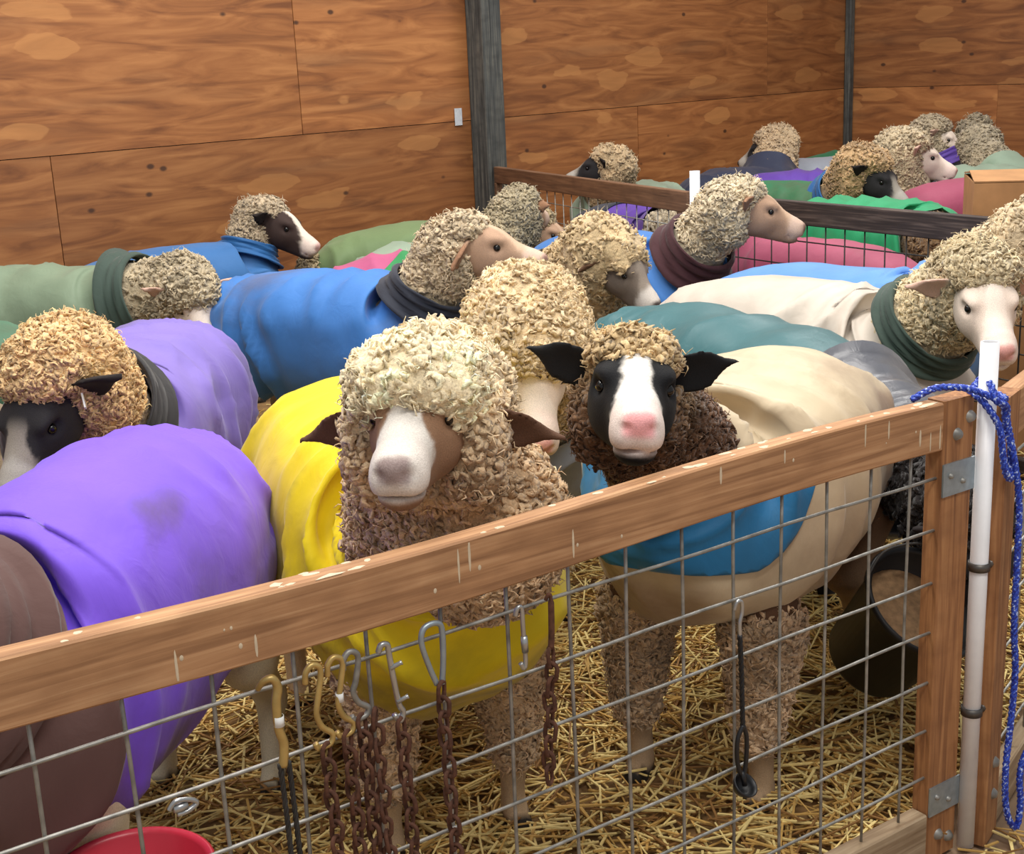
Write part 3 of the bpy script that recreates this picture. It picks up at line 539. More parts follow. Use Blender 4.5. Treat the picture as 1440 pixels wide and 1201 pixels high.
SH = [
 dict(label='tan-fleeced sheep in a yellow coat, brown face with white blaze, behind the front rail', res='hero', c=(-.29, 2.76), h=-68, L=.58, w=.27, top=.88, bot=.33, head=(-.135, 1.97, 1.045), hy=-98, hp=-2, hs=.98, face='brown', wool=(220, 204, 170), wool2=(190, 162, 128), coat='yellow', fluff=1.15, topknot=1.02, lock=1.15, soilz=.45, ear=-18, nt=.32, bib=[((-.06, 2.12, .80), (.13, .15, .16))], nr=.0, fringe=.058, earz=-.01, brow=1., earl=1.3),
 dict(label='black-faced sheep with white blaze resting its chin on the front rail, in a cream coat', res='hero', c=(.52, 2.82), h=-122, L=.51, w=.28, top=.91, bot=.42, head=(.205, 2.20, 1.01), hy=-92, hp=4, hs=1.0, face='black', wool=(190, 164, 122), wool2=(88, 62, 44), coat='cream', fluff=.84, topknot=.72, lock=1., soilz=.62, ear=14, panel=(bluechest, lambda u, y, z: np.minimum(np.minimum(u-.44-(.80-z)*1.1, (z-.60)*2), (.80-z)*2), 'chest_panel'), roll=-6, fringe=.032, nr=-.0, nt=.34, legw=(176, 150, 120)),
 dict(label='pale-faced sheep with a big beige fleece and grey coat, between the yellow and cream coats', res='hero', c=(-.06, 3.85), h=-82, L=.55, w=.26, top=.80, head=(.05, 3.02, .90), hy=-86, hp=-40, hs=1.08, face='white', wool=(196, 174, 138), coat='grey', fluff=1.25, topknot=1.1, ear=-20, fringe=.03, brow=1., lock=.9),
 dict(label='dark-faced sheep with tan fleece, head lowered behind the purple coat, in a lavender coat', res='hero', c=(-1.06, 3.75), h=-92, L=.60, w=.27, top=.86, head=(-1.05, 2.96, .86), hy=-110, hp=-40, hs=1.08, face='dark', wool=(198, 166, 120), coat='lavender', fluff=1.05, topknot=1., soil=.12, ear=6, ear_tag=1, collar=darkc, lock=.95),
 dict(label='sheep in a bright purple coat with brown neck cloth, at the front rail', res='mid', c=(-.765, 2.27), h=-100, L=.60, w=.255, top=.91, bot=.33, head=(-.98, 1.60, .85), hy=-160, hp=-20, face='white', wool=(206, 194, 168), coat='purple', collar=brownknit, ct=(-.1, .3), soilz=.7, lock=.4, panel=(brownknit, lambda u, y, z: np.maximum(np.minimum(u-.58, .75-z), u-.85), 'chest_cloth'), pw=1.0, legfl=False, coatres='hero'),
 dict(label='sheep in a maroon coat beside the lavender-coated one', c=(-1.72, 3.35), h=-80, top=.80, head=(-1.62, 2.6, .7), hy=-90, hp=-30, coat='maroon', lock=.4, res='far', coatres='mid'),
 dict(label='sheep in a plain green coat between the maroon and sage coats', c=(-2.12, 4.58), h=176, L=.56, top=.80, head=(-2.85, 4.6, .8), hy=180, coat='green', lock=.4, res='far', coatres='mid'),
 dict(label='sheep in a sage green coat with dark green collar, grey-beige curls over its face', c=(-1.95, 5.52), h=-11, L=.50, top=.83, head=(-1.25, 5.25, .71), hy=-62, hp=-34, hs=1.05, face='white', wool=(164, 150, 124), coat='sage', collar=dkgreenc, fluff=1.1, topknot=1.1, fringe=.045, fold=1.6, brow=1.),
 dict(label='badger-faced sheep in a blue coat with blue collar along the plywood wall', c=(-1.58, 6.25), h=28, L=.55, w=.24, top=.80, head=(-1.10, 6.48, .86), hy=-14, hp=-24, hs=1.08, face='badger', wool=(158, 142, 118), coat='wallblue', collar=bluec, fluff=.75, topknot=.7, ear=10, ear_tag=1, fold=1.6),
 dict(label='tan-faced sheep in profile, bright blue coat with navy collar', c=(-.68, 5.06), h=-36, L=.60, w=.27, top=.82, head=(-.10, 4.72, .93), hy=-12, hp=-6, hs=1.12, face='tan', wool=(180, 162, 134), coat='blue', collar=navyc, fluff=.82, topknot=.8, ear=-40, fold=1.6),
 dict(label='sheep in an olive green coat against the wall, woolly tail showing', c=(-.44, 6.80), h=20, L=.55, w=.24, top=.80, head=(.2, 6.96, .70), hy=-20, coat='olive', wool=(158, 142, 112), tail=True),
 dict(label='sheep in a pink coat with a green patch, behind the bright blue coat', c=(-.40, 5.74), h=8, L=.42, w=.23, top=.79, head=(-.02, 5.98, .62), hy=30, hp=-40, coat='pink', panel=(greenp, lambda u, y, z: u-.5*y-.1, 'cloth_patch'), lock=.5, res='far', coatres='mid'),
 dict(label='grey-beige sheep in a pale green coat, back of its head beside the divider fence', c=(-.32, 6.32), h=24, L=.46, w=.22, top=.77, head=(.10, 6.56, .85), hy=60, hp=-5, coat='palegreen', wool=(152, 140, 114), fluff=1.),
 dict(label='very woolly sheep with a dark muzzle and brown ear, head lowered to its side', c=(.13, 5.52), h=-62, L=.5, w=.25, top=.78, head=(.41, 4.86, .83), hy=-42, hp=-34, hs=1.0, face='grey', wool=(178, 156, 120), coat='grey', fluff=1.2, topknot=.9, neckr=1.25, nt=.1, lock=1.3, ear=-30, brow=.8),
 dict(label='black sheep in a teal coat with silver neck cover, head down at the black bucket', c=(.60, 3.84), h=-62, L=.60, w=.24, top=.83, head=(1.0, 2.76, .50), hy=-70, hp=-62, face='dark', wool=(34, 30, 30), coat='teal', collar=silverc, ct=(-.12, .35), lock=.6, fluff=.85, ff=34, fold=1.5, neckr=1.25),
 dict(label='curly white-faced sheep in an off-white coat with dark green collar', res='hero', c=(.93, 4.27), h=-54, L=.60, w=.25, top=.84, head=(1.30, 3.60, .885), hy=-93, hp=-24, hs=1.08, face='white', wool=(186, 170, 138), coat='white', collar=dkgreenc, ct=(-.06, .12), fluff=.94, topknot=.85, ear=-8, fold=1.3, locksize=1.2, nt=.42, nr=.0, fringe=.01),
 dict(label='sheep with a pinkish-tan profile in a blue coat with maroon collar, by the white pipe', c=(.50, 5.90), h=-52, L=.55, w=.25, top=.82, head=(.985, 5.36, .95), hy=-6, hp=-16, hs=1.02, face='tan', wool=(182, 168, 142), coat='blue', collar=maroonc, fluff=.88, topknot=.9, fold=1.6),
 dict(label='sheep in a sky blue coat behind the off-white coat', c=(1.17, 4.77), h=-46, L=.56, w=.21, top=.80, head=(1.78, 4.22, .95), hy=-30, hp=-10, coat='skyblue', wool=(190, 172, 142), fluff=1., fold=1.3),
 # pen beyond the divider
 dict(label='sheep in a rose coat just beyond the divider wire', res='far', c=(1.42, 5.85), h=128, L=.52, w=.24, top=.735, head=(1.1, 6.45, .7), hy=120, coat='rose'),
 dict(label='brown-fleeced sheep in an emerald coat beyond the dark divider rail', res='mid', c=(1.80, 6.78), h=-48, L=.58, w=.26, top=.82, head=(2.12, 6.15, .62), hy=-40, hp=-30, face='dark', wool=(112, 88, 60), coat='emerald', lock=.6, fold=1.3),
 dict(label='brown-fleeced sheep with dark muzzle in a dark green coat with blue collar', c=(1.62, 7.90), h=-38, L=.58, w=.25, top=.82, head=(2.02, 7.32, .88), hy=-44, hp=-30, hs=1.1, face='dark', wool=(164, 136, 100), coat='dkgreen', collar=bluec, fluff=1.05, lock=.7, fold=1.3),
 dict(label='sheep in a violet coat between the dark green and lilac grey coats', res='far', c=(1.92, 8.78), h=-10, L=.42, w=.24, top=.80, head=(2.38, 8.95, .7), hy=0, coat='violet'),
 dict(label='sheep in a navy coat, grey fleece head turned from the wall', c=(1.58, 9.15), h=20, L=.44, w=.24, top=.80, head=(1.90, 9.65, .90), hy=165, hp=-25, face='dark', wool=(170, 148, 118), coat='navy', lock=.6, fluff=1.15),
 dict(label='sheep in a lilac grey coat near the far wall', res='far', c=(2.27, 9.83), h=12, L=.5, w=.24, top=.80, head=(2.95, 9.9, .7), hy=20, coat='grey'),
 dict(label='sheep in a green coat in the far corner', res='far', c=(2.72, 10.45), h=10, L=.5, w=.24, top=.80, head=(3.3, 10.5, .7), hy=0, coat='dkgreen'),
 dict(label='large grey-white fleeced sheep with pale nose in profile beyond the divider', c=(2.15, 8.25), h=-8, L=.5, w=.25, top=.78, head=(2.50, 8.15, .91), hy=-8, hp=-18, hs=1.15, face='white', wool=(176, 160, 132), coat='grey', fluff=1.15, topknot=1.),
 dict(label='sheep in a rose coat with a blue panel beside the cardboard box', res='mid', c=(2.72, 7.65), h=10, L=.56, w=.26, top=.82, head=(3.35, 7.8, .75), hy=0, coat='rose', panel=(slatec, lambda u, y, z: np.minimum(.7-z, u+.3), 'side_panel'), lock=.4),
 dict(label='pale-faced sheep with violet collar in the far corner', c=(2.85, 9.38), h=5, L=.48, w=.24, top=.76, head=(3.06, 9.45, .93), hy=-30, hp=-25, face='white', wool=(160, 146, 122), coat='grey', collar=purplec, fluff=1., lock=.6),
 dict(label='grey fleeced sheep in a pale green coat by the right wall', c=(2.95, 8.55), h=8, L=.52, w=.24, top=.80, head=(3.25, 9.0, .87), hy=-20, hp=-30, face='grey', wool=(150, 138, 116), coat='palegreen', fluff=1., lock=.6),
 dict(label='grey sheep against the right wall, only its woolly poll showing', res='far', c=(3.30, 10.0), h=30, L=.46, w=.22, top=.76, head=(3.5, 9.95, .90), hy=60, wool=(146, 134, 112), coat='grey', fluff=1.),
 dict(label='black-eared sheep in a pale green coat behind the divider top rail', c=(.84, 8.54), h=-150, L=.43, w=.24, top=.79, head=(.61, 8.12, .93), hy=170, hp=-10, face='dark', wool=(170, 148, 116), coat='palegreen', fluff=1., lock=.6),
 dict(label='sheep in a violet and navy coat seen through the divider wire', res='far', c=(.72, 7.55), h=-60, L=.48, w=.23, top=.76, head=(.98, 6.95, .66), hy=-60, hp=-20, coat='violet', wool=(160, 148, 126), panel=(navyc, lambda u, y, z: -.1-u, 'cloth_patch')),
]
SHEEP = [make_sheep(s) for s in SH]

# ------------------------------------------------------------------ front fence
FA = atz(0, 930, .93); FB = atz(1329, 569, .93); FDir = (FB-FA)/np.linalg.norm(FB-FA); FNn = np.array([-FDir[1], FDir[0], 0]); fang = math.atan2(FDir[1], FDir[0]); FL = float(np.linalg.norm(FB-FA))
def fp(x, y, off=.019):
    """photo pixel on the fence plane -> fence coordinates (s, off, z)"""
    rr = ray(x, y); o = FA+FNn*off; t = ((o-CP)@FNn)/(rr@FNn); p = CP+rr*t; return np.array([(p-FA)@FDir, off, p[2]])
fence = empty('wire_fence', (FA[0], FA[1], 0), fang); tag(fence, 'front pen fence of wooden rails and galvanised wire mesh', 'fence')
def bowf(s): return -.008*math.sin((s-.1)/FL*2*math.pi)
def board(name, lo, hi, mat, par, nseg=1, bow=None, bev=.003): return obj(name, mesh_np(name, *prism_x(lo, hi, bev, nseg, bow), smooth=False), mat, par)
tr_ = board('top_rail', (-.55, 0, .841), (FL-.003, .038, .93), M_rail, fence, 30, bowf)
board('bottom_rail', (-.55, 0, .012), (FL-.003, .038, .105), M_bottom, fence)
pw_ = .089
def upright(name, x0, x1, y0, y1, z0, z1, mat, par):
    v, q = prism_x((z0, y0, -x1), (z1, y1, -x0), .003); v = np.stack([-v[:, 2], v[:, 1], v[:, 0]], -1); return obj(name, mesh_np(name, v, q[:, ::-1], smooth=False), mat, par)
upright('end_post', FL, FL+.085, 0, .040, .0, .935, M_post, fence)
for s in [-.42, -.31, -.2, -.09, .022, .134, .248, .358, .468, .584, .694, .808, .916, 1.03, 1.142, 1.25, 1.359, 1.471, 1.574]:
    zz_ = np.linspace(.09, .86, 10); o = obj('wire', mesh_np('wire', *tube(np.c_[np.full(10, s)+.0015*np.sin(zz_*9+s*20), np.full(10, .019), zz_], .0029, 6)), M_galv, fence)
for z in (.79, .688, .585, .484, .382, .28, .18):
    ss = np.linspace(-.55, FL+.004, 24); o = obj('wire', mesh_np('wire', *tube(np.c_[ss, np.full(24, .0135), z+.0015*np.sin(ss*12+z*30)], .0029, 6)), M_galv, fence)
for z0 in (.755, .10):
    st = obj('steel_strap', mesh_np('strap', *box_np((FL+.0, -.0035, z0), (FL+.089, .0, z0+.062)), smooth=False), M_strap, fence)
    for k in (.02, .055):
        v, q = lathe([(0.0001, .006), (.004, .005), (.006, .0)], 10); o = obj('screw', mesh_np('screw', v, q), M_galv, st); o.location = (FL+k, -.0035, z0+.03+(.008 if k < .03 else -.008)); o.rotation_euler = (math.pi/2, 0, 0)
for s, z in ((.04, .868), (.075, .895), (.035, .05), (.066, .035)):
    v, q = lathe([(0.0001, .009), (.007, .008), (.012, .0)], 16); o = obj('bolt', mesh_np('bolt', v, q), M_galv, fence); o.location = (FL+s-.002, 0, z); o.rotation_euler = (math.pi/2, 0, 0)
# dried splashes on the rail
spl = []
for k in range(70):
    s = rng.uniform(-.2, FL); onTop = rng.random() < .6
    if onTop:
        cx, cy, r = s, rng.uniform(.004, .034), rng.uniform(.002, .008); ln = r*rng.uniform(1, 3.5); nn_ = 9; g = np.arange(nn_)*2*math.pi/nn_; rad = rng.uniform(.6, 1.1, nn_)
        y_ = np.clip(cy+np.sin(g)*r*rad, .002, .036); x_ = cx+np.cos(g)*ln*rad; rim = np.c_[x_, y_, np.full(nn_, .9302+bowf(s))]; cen = np.array([[cx, cy, .9318+bowf(s)]])
    else:
        r = rng.uniform(.0012, .0028); ln = rng.uniform(.003, .028) if rng.random() < .4 else r*1.5; zc_ = rng.uniform(.86, .91); nn_ = 9; g = np.arange(nn_)*2*math.pi/nn_
        rim = np.c_[s+np.cos(g)*r, np.full(nn_, -.0002), np.clip(zc_+np.sin(g)*ln, .846, .925)+bowf(s)]; cen = np.array([[s, -.0015, zc_+bowf(s)]])
    V_ = np.vstack([rim, cen]); spl.append((V_, np.array([[i, (i+1) % nn_, nn_] for i in range(nn_)])))
o = obj('dried_splashes', mesh_np('splash', *merge(spl)), M_dropping, tr_); o['kind'] = 'stuff'

# second panel, hinged on the pipe
G0 = FA+FDir*(FL+.118)+FNn*.0; ga_ = math.radians(54)
gate = empty('wire_fence', (G0[0], G0[1], 0), ga_); tag(gate, 'side pen fence running back from the white pipe', 'fence')
upright('end_post', 0, .08, -.04, 0, .0, .925, M_post, gate)
board('top_rail', (.081, -.038, .835), (1.9, 0, .925), M_rail, gate); board('bottom_rail', (.081, -.038, .012), (1.9, 0, .105), M_bottom, gate)
for s in np.arange(.13, 1.88, .105):
    obj('wire', mesh_np('wire', *tube([(s, -.019, .1), (s, -.019, .5), (s, -.019, .85)], .0029, 6)), M_galv, gate)
for z in (.79, .688, .585, .484, .382, .28, .18): obj('wire', mesh_np('wire', *tube([(.075, -.026, z), (.9, -.026, z), (1.88, -.026, z)], .0029, 6)), M_galv, gate)
for z in (.17, .10):
    v, q = lathe([(0.0001, .009), (.007, .008), (.012, .0)], 14); o = obj('bolt', mesh_np('bolt', v, q), M_galv, gate); o.location = (.04, -.04, z); o.rotation_euler = (math.pi/2, 0, 0)
# pipe with clamps
pp = FA+FDir*(FL+.104)-FNn*.012
v, q = lathe([(.0132, 1.03), (.0167, 1.03), (.0167, .005), (.0132, .005), (.0132, 1.03)], 28)
pe = empty('white_pipe', (pp[0], pp[1], 0), fang); obj('pipe', mesh_np('pipe', v, q), M_pvc, pe); tag(pe, 'white plastic pipe pinning the two front fence panels together', 'pipe')
for z in (.60, .30):
    v, q = lathe([(.0172, -.008), (.0205, -.008), (.0205, .008), (.0172, .008), (.0172, -.008)], 24); cl = obj('hose_clamp', mesh_np('clamp', v, q), M_clamp, pe); cl.location = (0, 0, z)
    s_ = obj('clamp_screw', mesh_np('clampscrew', *tube([(.018, -.006, 0), (.03, -.008, .002), (.046, -.008, .004)], [.008, .008, .005], 8)), M_clamp, cl)
# blue rope
mt, nt, b = newmat('blue_rope'); co = coords(nt, (60, 60, 60), False); n_ = tex(nt, co, Scale=3., Detail=2.)
nt.links.new(ramp(nt, n_.outputs[0], [(.35, lin((24, 34, 130))), (.58, lin((44, 82, 200))), (.66, lin((190, 205, 235)))]), b.inputs['Base Color']); b.inputs['Roughness'].default_value = .5; M_rope = mt
def rope_mesh(path, r=.0062):
    P = catmull(path, 14); T = np.gradient(P, axis=0); T /= np.linalg.norm(T, axis=1, keepdims=True); seg = np.r_[0, np.cumsum(np.linalg.norm(np.diff(P, axis=0), axis=1))]
    ns_ = max(int(seg[-1]/.006), 8); ts = np.linspace(0, seg[-1], ns_); Pn = np.stack([np.interp(ts, seg, P[:, i]) for i in range(3)], -1); T = np.gradient(Pn, axis=0); T /= np.linalg.norm(T, axis=1, keepdims=True)
    N = np.cross(T, [.3, .4, .87]); N /= np.linalg.norm(N, axis=1, keepdims=True); B = np.cross(T, N); parts = []
    for k in range(3):
        ph = ts/.034*2*math.pi+k*2.094; parts.append(tube(Pn+(N*np.cos(ph)[:, None]+B*np.sin(ph)[:, None])*r*.55, r*.62, 6))
    return merge(parts)
def fw(s, o, z): return FA*np.array([1, 1, 0])+FDir*s+FNn*o+np.array([0, 0, z])
PS = FL+.104
r1 = [fw(FL-.03, .05, .935), fw(FL+.0, .02, .957), fw(FL+.05, -.012, .952), fw(PS-.01, -.04, .93), fw(PS+.025, -.03, .925), fw(PS+.02, .01, .935), fw(PS-.02, .012, .94), fw(PS-.028, -.025, .925), fw(PS-.008, -.045, .88), fw(PS+.0, -.05, .83), fw(PS+.012, -.05, .79), fw(PS+.035, -.045, .772), fw(PS+.045, -.035, .80), fw(PS+.03, -.035, .86), fw(PS+.008, -.042, .918)]
r2 = [fw(PS-.022, .012, .932), fw(PS+.01, .012, .955), fw(PS-.012, -.025, .957), fw(PS-.02, -.045, .93), fw(PS+.01, -.045, .915), fw(PS+.03, -.035, .88), fw(PS+.045, -.045, .80), fw(PS+.058, -.05, .72), fw(PS+.055, -.055, .6), fw(PS+.05, -.06, .48), fw(PS+.062, -.06, .38), fw(PS+.05, -.065, .28), fw(PS+.035, -.07, .18), fw(PS+.04, -.075, .09), fw(PS+.066, -.08, .05), fw(PS+.075, -.08, .10), fw(PS+.075, -.075, .16), fw(PS+.095, -.075, .205), fw(PS+.15, -.09, .21), fw(PS+.23, -.12, .17)]
o = obj('blue_rope', mesh_np('rope', *merge([rope_mesh(r1), rope_mesh(r2)])), M_rope); tag(o, 'blue and white braided rope tied round the white pipe and hanging down', 'rope')

# ------------------------------------------------------------------ hanging hardware
def link_mesh(l=.030, w_=.0085, r=.0034):
    g = np.linspace(0, 2*math.pi, 17)[:-1]; P = np.stack([np.cos(g)*w_, np.zeros(16), np.sin(g)*w_+np.sign(np.sin(g))*(l/2-w_)], -1); P = np.vstack([P, P[:1]]); v, q = tube(P, r, 6, False); return mesh_np('link', v, q)
LINK = link_mesh(); LINK.materials.append(M_rust)
def local(par, pts): return [np.array(p) for p in pts]
def hang(name, px, py, label, cat, group=None):
    p = fp(px, py, .0); wp = fw(*p); e = empty(name, wp, fang); tag(e, label, cat, group); return e
def chain_links(e, start, n, sx=.0, ang0=0.):
    x, y, z = start
    for k in range(n):
        o = bpy.data.objects.new('link', LINK); COL.objects.link(o); o.parent = e; o.location = (x+sx*k+.0015*math.sin(k*1.7), y-.001*(k % 2), z-.0235*k); o.rotation_euler = (random.uniform(-.12, .12), random.uniform(-.15, .15), (math.pi/2 if k % 2 else 0)+.5+ang0)
HK = 'hooks and chains hanging on the front wire'
def hookpath(ln, r=.011):  # S hook from the wire down
    return catmull([(-r, -.004, -.012), (-r*.9, -.006, .004), (0, -.006, .012), (r, -.006, .002), (r*.5, -.006, -.03), (0, -.006, -ln*.55), (r*.6, -.006, -ln*.75), (r*1.8, -.006, -ln*.88), (r*1.5, -.006, -ln), (0, -.006, -ln*1.02), (-r*.5, -.006, -ln*.94)], 6)
# yellow strap hook with dark cords
e = hang('strap_hook', 378, 962, 'pale yellow hook with white band and dark cords, first from the purple coat', 'hook', HK)
obj('hook', mesh_np('hook', *tube(catmull([(-.012, .008, -.006), (-.008, -.004, .008), (.002, -.008, .01), (.008, -.008, -.004), (.004, -.008, -.025), (.004, -.008, -.06), (.009, -.008, -.085), (.005, -.008, -.115)], 6), np.r_[np.linspace(.004, .0062, 20), np.full(23, .0062)], 8)), M_brass, e)
v, q = lathe([(.0067, -.007), (.0072, -.007), (.0072, .007), (.0067, .007)], 14); o = obj('band', mesh_np('band', v, q), M_band, e); o.location = (.005, -.008, -.05)
for dx in (-.001, .011): obj('cord', mesh_np('cord', *rope_mesh([(dx+.002, -.008, -.11), (dx+.004, -.009, -.2), (dx+.006, -.008, -.34), (dx+.008, -.008, -.44)], .0036)), M_dkwire, e)
for px, py, ln, nl, mat_, lb in ((437, 945, .105, 15, M_brass, 'large brass hook holding a rusty chain'), (468, 934, .10, 15, M_brass, 'brass hook with white band holding a rusty chain'), (490, 926, .085, 18, M_galv, 'greenish steel hook holding a rusty chain')):
    e = hang('hook_chain', px, py, lb+' on the front wire', 'chain', HK); obj('hook', mesh_np('hook', *tube(hookpath(ln), .0042, 8)), mat_, e)
    if py == 934:
        v, q = lathe([(.0047, -.006), (.0052, -.006), (.0052, .006), (.0047, .006)], 12); o = obj('band', mesh_np('band', v, q), M_band, e); o.location = (.003, -.006, -.046)
    chain_links(e, (.008, -.008, -ln-.012), nl, .0008)
    if py == 926: chain_links(e, (.026, -.010, -ln-.008), nl, .0006, .4)
e = hang('snap_chain', 537, 910, 'slim steel double snap holding a rusty chain on the front wire', 'chain', HK)
obj('snap', mesh_np('snap', *tube(catmull([(-.008, -.004, -.004), (-.004, -.006, .006), (.005, -.006, .004), (.007, -.006, -.012), (.01, -.006, -.04), (.016, -.006, -.085), (.022, -.006, -.10), (.016, -.006, -.112), (.008, -.006, -.10)], 6), .0042, 8)), M_snap, e)
for dx, dz in ((.016, -.03), (.022, -.082)): obj('snap_thumb', mesh_np('thumb', *tube([(dx-.01, -.008, dz), (dx+.004, -.01, dz+.004), (dx+.007, -.011, dz+.005)], [.0035, .003, .004], 8)), M_snap, e)
chain_links(e, (.016, -.008, -.122), 17, .0007)
e = hang('clip_chain', 603, 888, 'bent steel spring clip holding a rusty chain on the front wire', 'chain', HK)
obj('clip', mesh_np('clip', *tube(catmull([(.004, -.006, -.078), (-.006, -.006, -.05), (-.016, -.006, -.012), (-.012, -.006, .008), (.002, -.006, .013), (.015, -.006, .008), (.018, -.006, -.01), (.016, -.006, -.05), (.012, -.006, -.08)], 6), .0042, 8)), M_strap, e)
chain_links(e, (.009, -.008, -.09), 18, .0007)
e = hang('small_snap', 727, 858, 'small bare silver snap hook on the wire before the yellow coat', 'hook', HK)
obj('snap', mesh_np('snap', *tube(catmull([(-.006, -.004, -.006), (-.003, -.006, .006), (.004, -.006, .003), (.005, -.006, -.03), (.007, -.006, -.075), (.004, -.006, -.09), (-.002, -.006, -.08)], 6), .0036, 8)), M_snap, e)
v, q = tube([(.006, -.006, -.04), (.006, -.0065, -.052), (.007, -.006, -.065)], [.005, .0055, .005], 10); obj('snap_sleeve', mesh_np('sleeve', v, q), M_snap, e)
e = hang('thin_chain', 768, 842, 'thin rusty chain with reddish swivel beside the yellow coat', 'chain', HK)
obj('swivel', mesh_np('swivel', *tube(catmull([(-.004, -.004, 0), (0, -.006, .008), (.004, -.006, 0), (.003, -.006, -.05), (.001, -.006, -.075)], 6), [.003]*13+[.005]*12, 8)), M_rust, e); chain_links(e, (0, -.006, -.09), 9, -.0016)
e = hang('hanging_ladle', 1034, 852, 'black plastic ladle hanging on a cord from the front wire', 'ladle')
obj('snap', mesh_np('snap', *tube(catmull([(-.006, -.004, -.004), (-.002, -.006, .009), (.008, -.006, .006), (.009, -.006, -.012), (.004, -.006, -.03), (.005, -.006, -.055)], 6), .0034, 8)), M_snap, e)
obj('cord', mesh_np('cord', *rope_mesh([(.004, -.006, -.05), (.007, -.007, -.12), (.01, -.007, -.22)], .0042)), M_black, e)
obj('handle', mesh_np('handle', *tube(catmull([(.01, -.008, -.215), (-.002, -.008, -.235), (-.004, -.008, -.27), (.003, -.008, -.30), (.012, -.008, -.305), (.017, -.008, -.28), (.018, -.008, -.24), (.01, -.008, -.215)], 6), .004, 8)), M_black, e)
v, q = lathe([(.0001, -.020), (.013, -.016), (.021, -.004), (.023, .004), (.0205, .004), (.018, -.003), (.011, -.012), (.0001, -.015)], 22); o = obj('bowl', mesh_np('bowl', v, q), M_black, e); o.location = (.010, -.012, -.325); o.rotation_euler = (.7, .2, 0)
obj('spout_rib', mesh_np('rib', *tube([(.007, -.008, -.30), (.009, -.01, -.312), (.01, -.012, -.325)], .0045, 8)), M_black, e)
e = hang('small_snap', 252, 1128, 'small silver snap hook low on the wire before the purple coat', 'hook', HK)
obj('snap', mesh_np('snap', *tube(catmull([(-.015, -.004, -.004), (-.006, -.006, .006), (.012, -.006, .002), (.02, -.006, -.006), (.008, -.006, -.012), (-.006, -.006, -.012)], 6), .0034, 8)), M_snap, e)
o = obj('snap_sleeve', mesh_np('sleeve', *tube([(-.01, -.006, -.004), (0, -.006, -.004), (.008, -.006, -.003)], [.005, .0056, .005], 8)), M_snap, e)

# buckets
bk = aty(1262, 885, 2.72); v, q = lathe([(.0001, -.13), (.10, -.13), (.105, -.12), (.128, .105), (.138, .108), (.140, .122), (.134, .128), (.124, .118), (.121, .05), (.0001, .04)], 48)
e = empty('rubber_bucket', (bk[0], bk[1], bk[2])); e.rotation_euler = (math.radians(34), math.radians(22), 0); tag(e, 'black rubber bucket tilted by the fence corner post', 'bucket')
obj('shell', mesh_np('shell', v, q), M_black, e)
v, q = lathe([(.0001, .062), (.06, .06), (.12, .056)], 32); obj('feed', mesh_np('feed', v, q), M_feed, e)
obj('bail_handle', mesh_np('bail', *tube(catmull([(-.138, 0, .115), (-.11, .07, .16), (0, .11, .18), (.11, .07, .16), (.138, 0, .115)], 8), .003, 8)), M_dkwire, e)
rb = aty(184, 1232, 1.72); v, q = lathe([(.0001, -.17), (.075, -.17), (.078, -.16), (.098, -.005), (.106, -.003), (.107, .005), (.102, .007), (.096, 0), (.074, -.16), (.0001, -.162)], 44)
e = empty('red_bucket', (rb[0], rb[1], rb[2])); obj('shell', mesh_np('redshell', v*1.15, q), M_red, e); tag(e, 'red plastic bucket below the purple coat', 'bucket')
obj('bail_handle', mesh_np('bail', *tube(catmull([(-.105, 0, 0), (-.09, -.04, -.05), (0, -.08, -.085), (.09, -.04, -.05), (.105, 0, 0)], 8), .003, 8)), M_galv, e)

# ------------------------------------------------------------------ divider fence
D0 = W0+WD*1.97+WN*.10; D1 = np.array([.87, 6.09]); D2 = np.array([1.73, 4.69]); D2 = D1+(D2-D1)*1.35
def divider(a, b_, mat, label, wm, lv):
    d = b_-a; ln = float(np.linalg.norm(d)); e = empty('divider_fence', (a[0], a[1], 0), math.atan2(d[1], d[0])); tag(e, label, 'fence')
    board('top_rail', (0, -.02, .86), (ln, .02, .955), mat, e); board('bottom_rail', (0, -.02, .02), (ln, .02, .11), mat, e)
    for s in (.0, ln-.09): upright('end_post', s, s+.088, -.022, .022, .0, .86, mat, e)
    for s in np.arange(.15, ln-.1, .105): obj('wire', mesh_np('wire', *tube([(s, 0, .1), (s, 0, .5), (s, 0, .88)], .003, 6)), wm, e)
    for z in (.79, .688, .585, .484, .382, .28): obj('wire', mesh_np('wire', *tube([(.02, .003, z), (ln/2, .003, z), (ln-.02, .003, z)], .003, 6)), wm, e)
    return e
divider(D0, D1-(D1-D0)*.012, M_old, 'brown railed divider fence from the grey post to the far white pipe', M_galv, 0)
divider(D1+(D2-D1)*.02, D2, M_darkrail, 'dark weathered divider fence running right from the far white pipe', M_dkwire, 1)
v, q = lathe([(.0132, 1.05), (.0167, 1.05), (.0167, .005), (.0132, .005), (.0132, 1.05)], 20); o = obj('white_pipe', mesh_np('pipe', v*np.array([1.4, 1.4, 1]), q), M_pvc); o.location = (D1[0]+.005, D1[1]+.0, 0); tag(o, 'far white plastic pipe joining the divider fence panels', 'pipe')

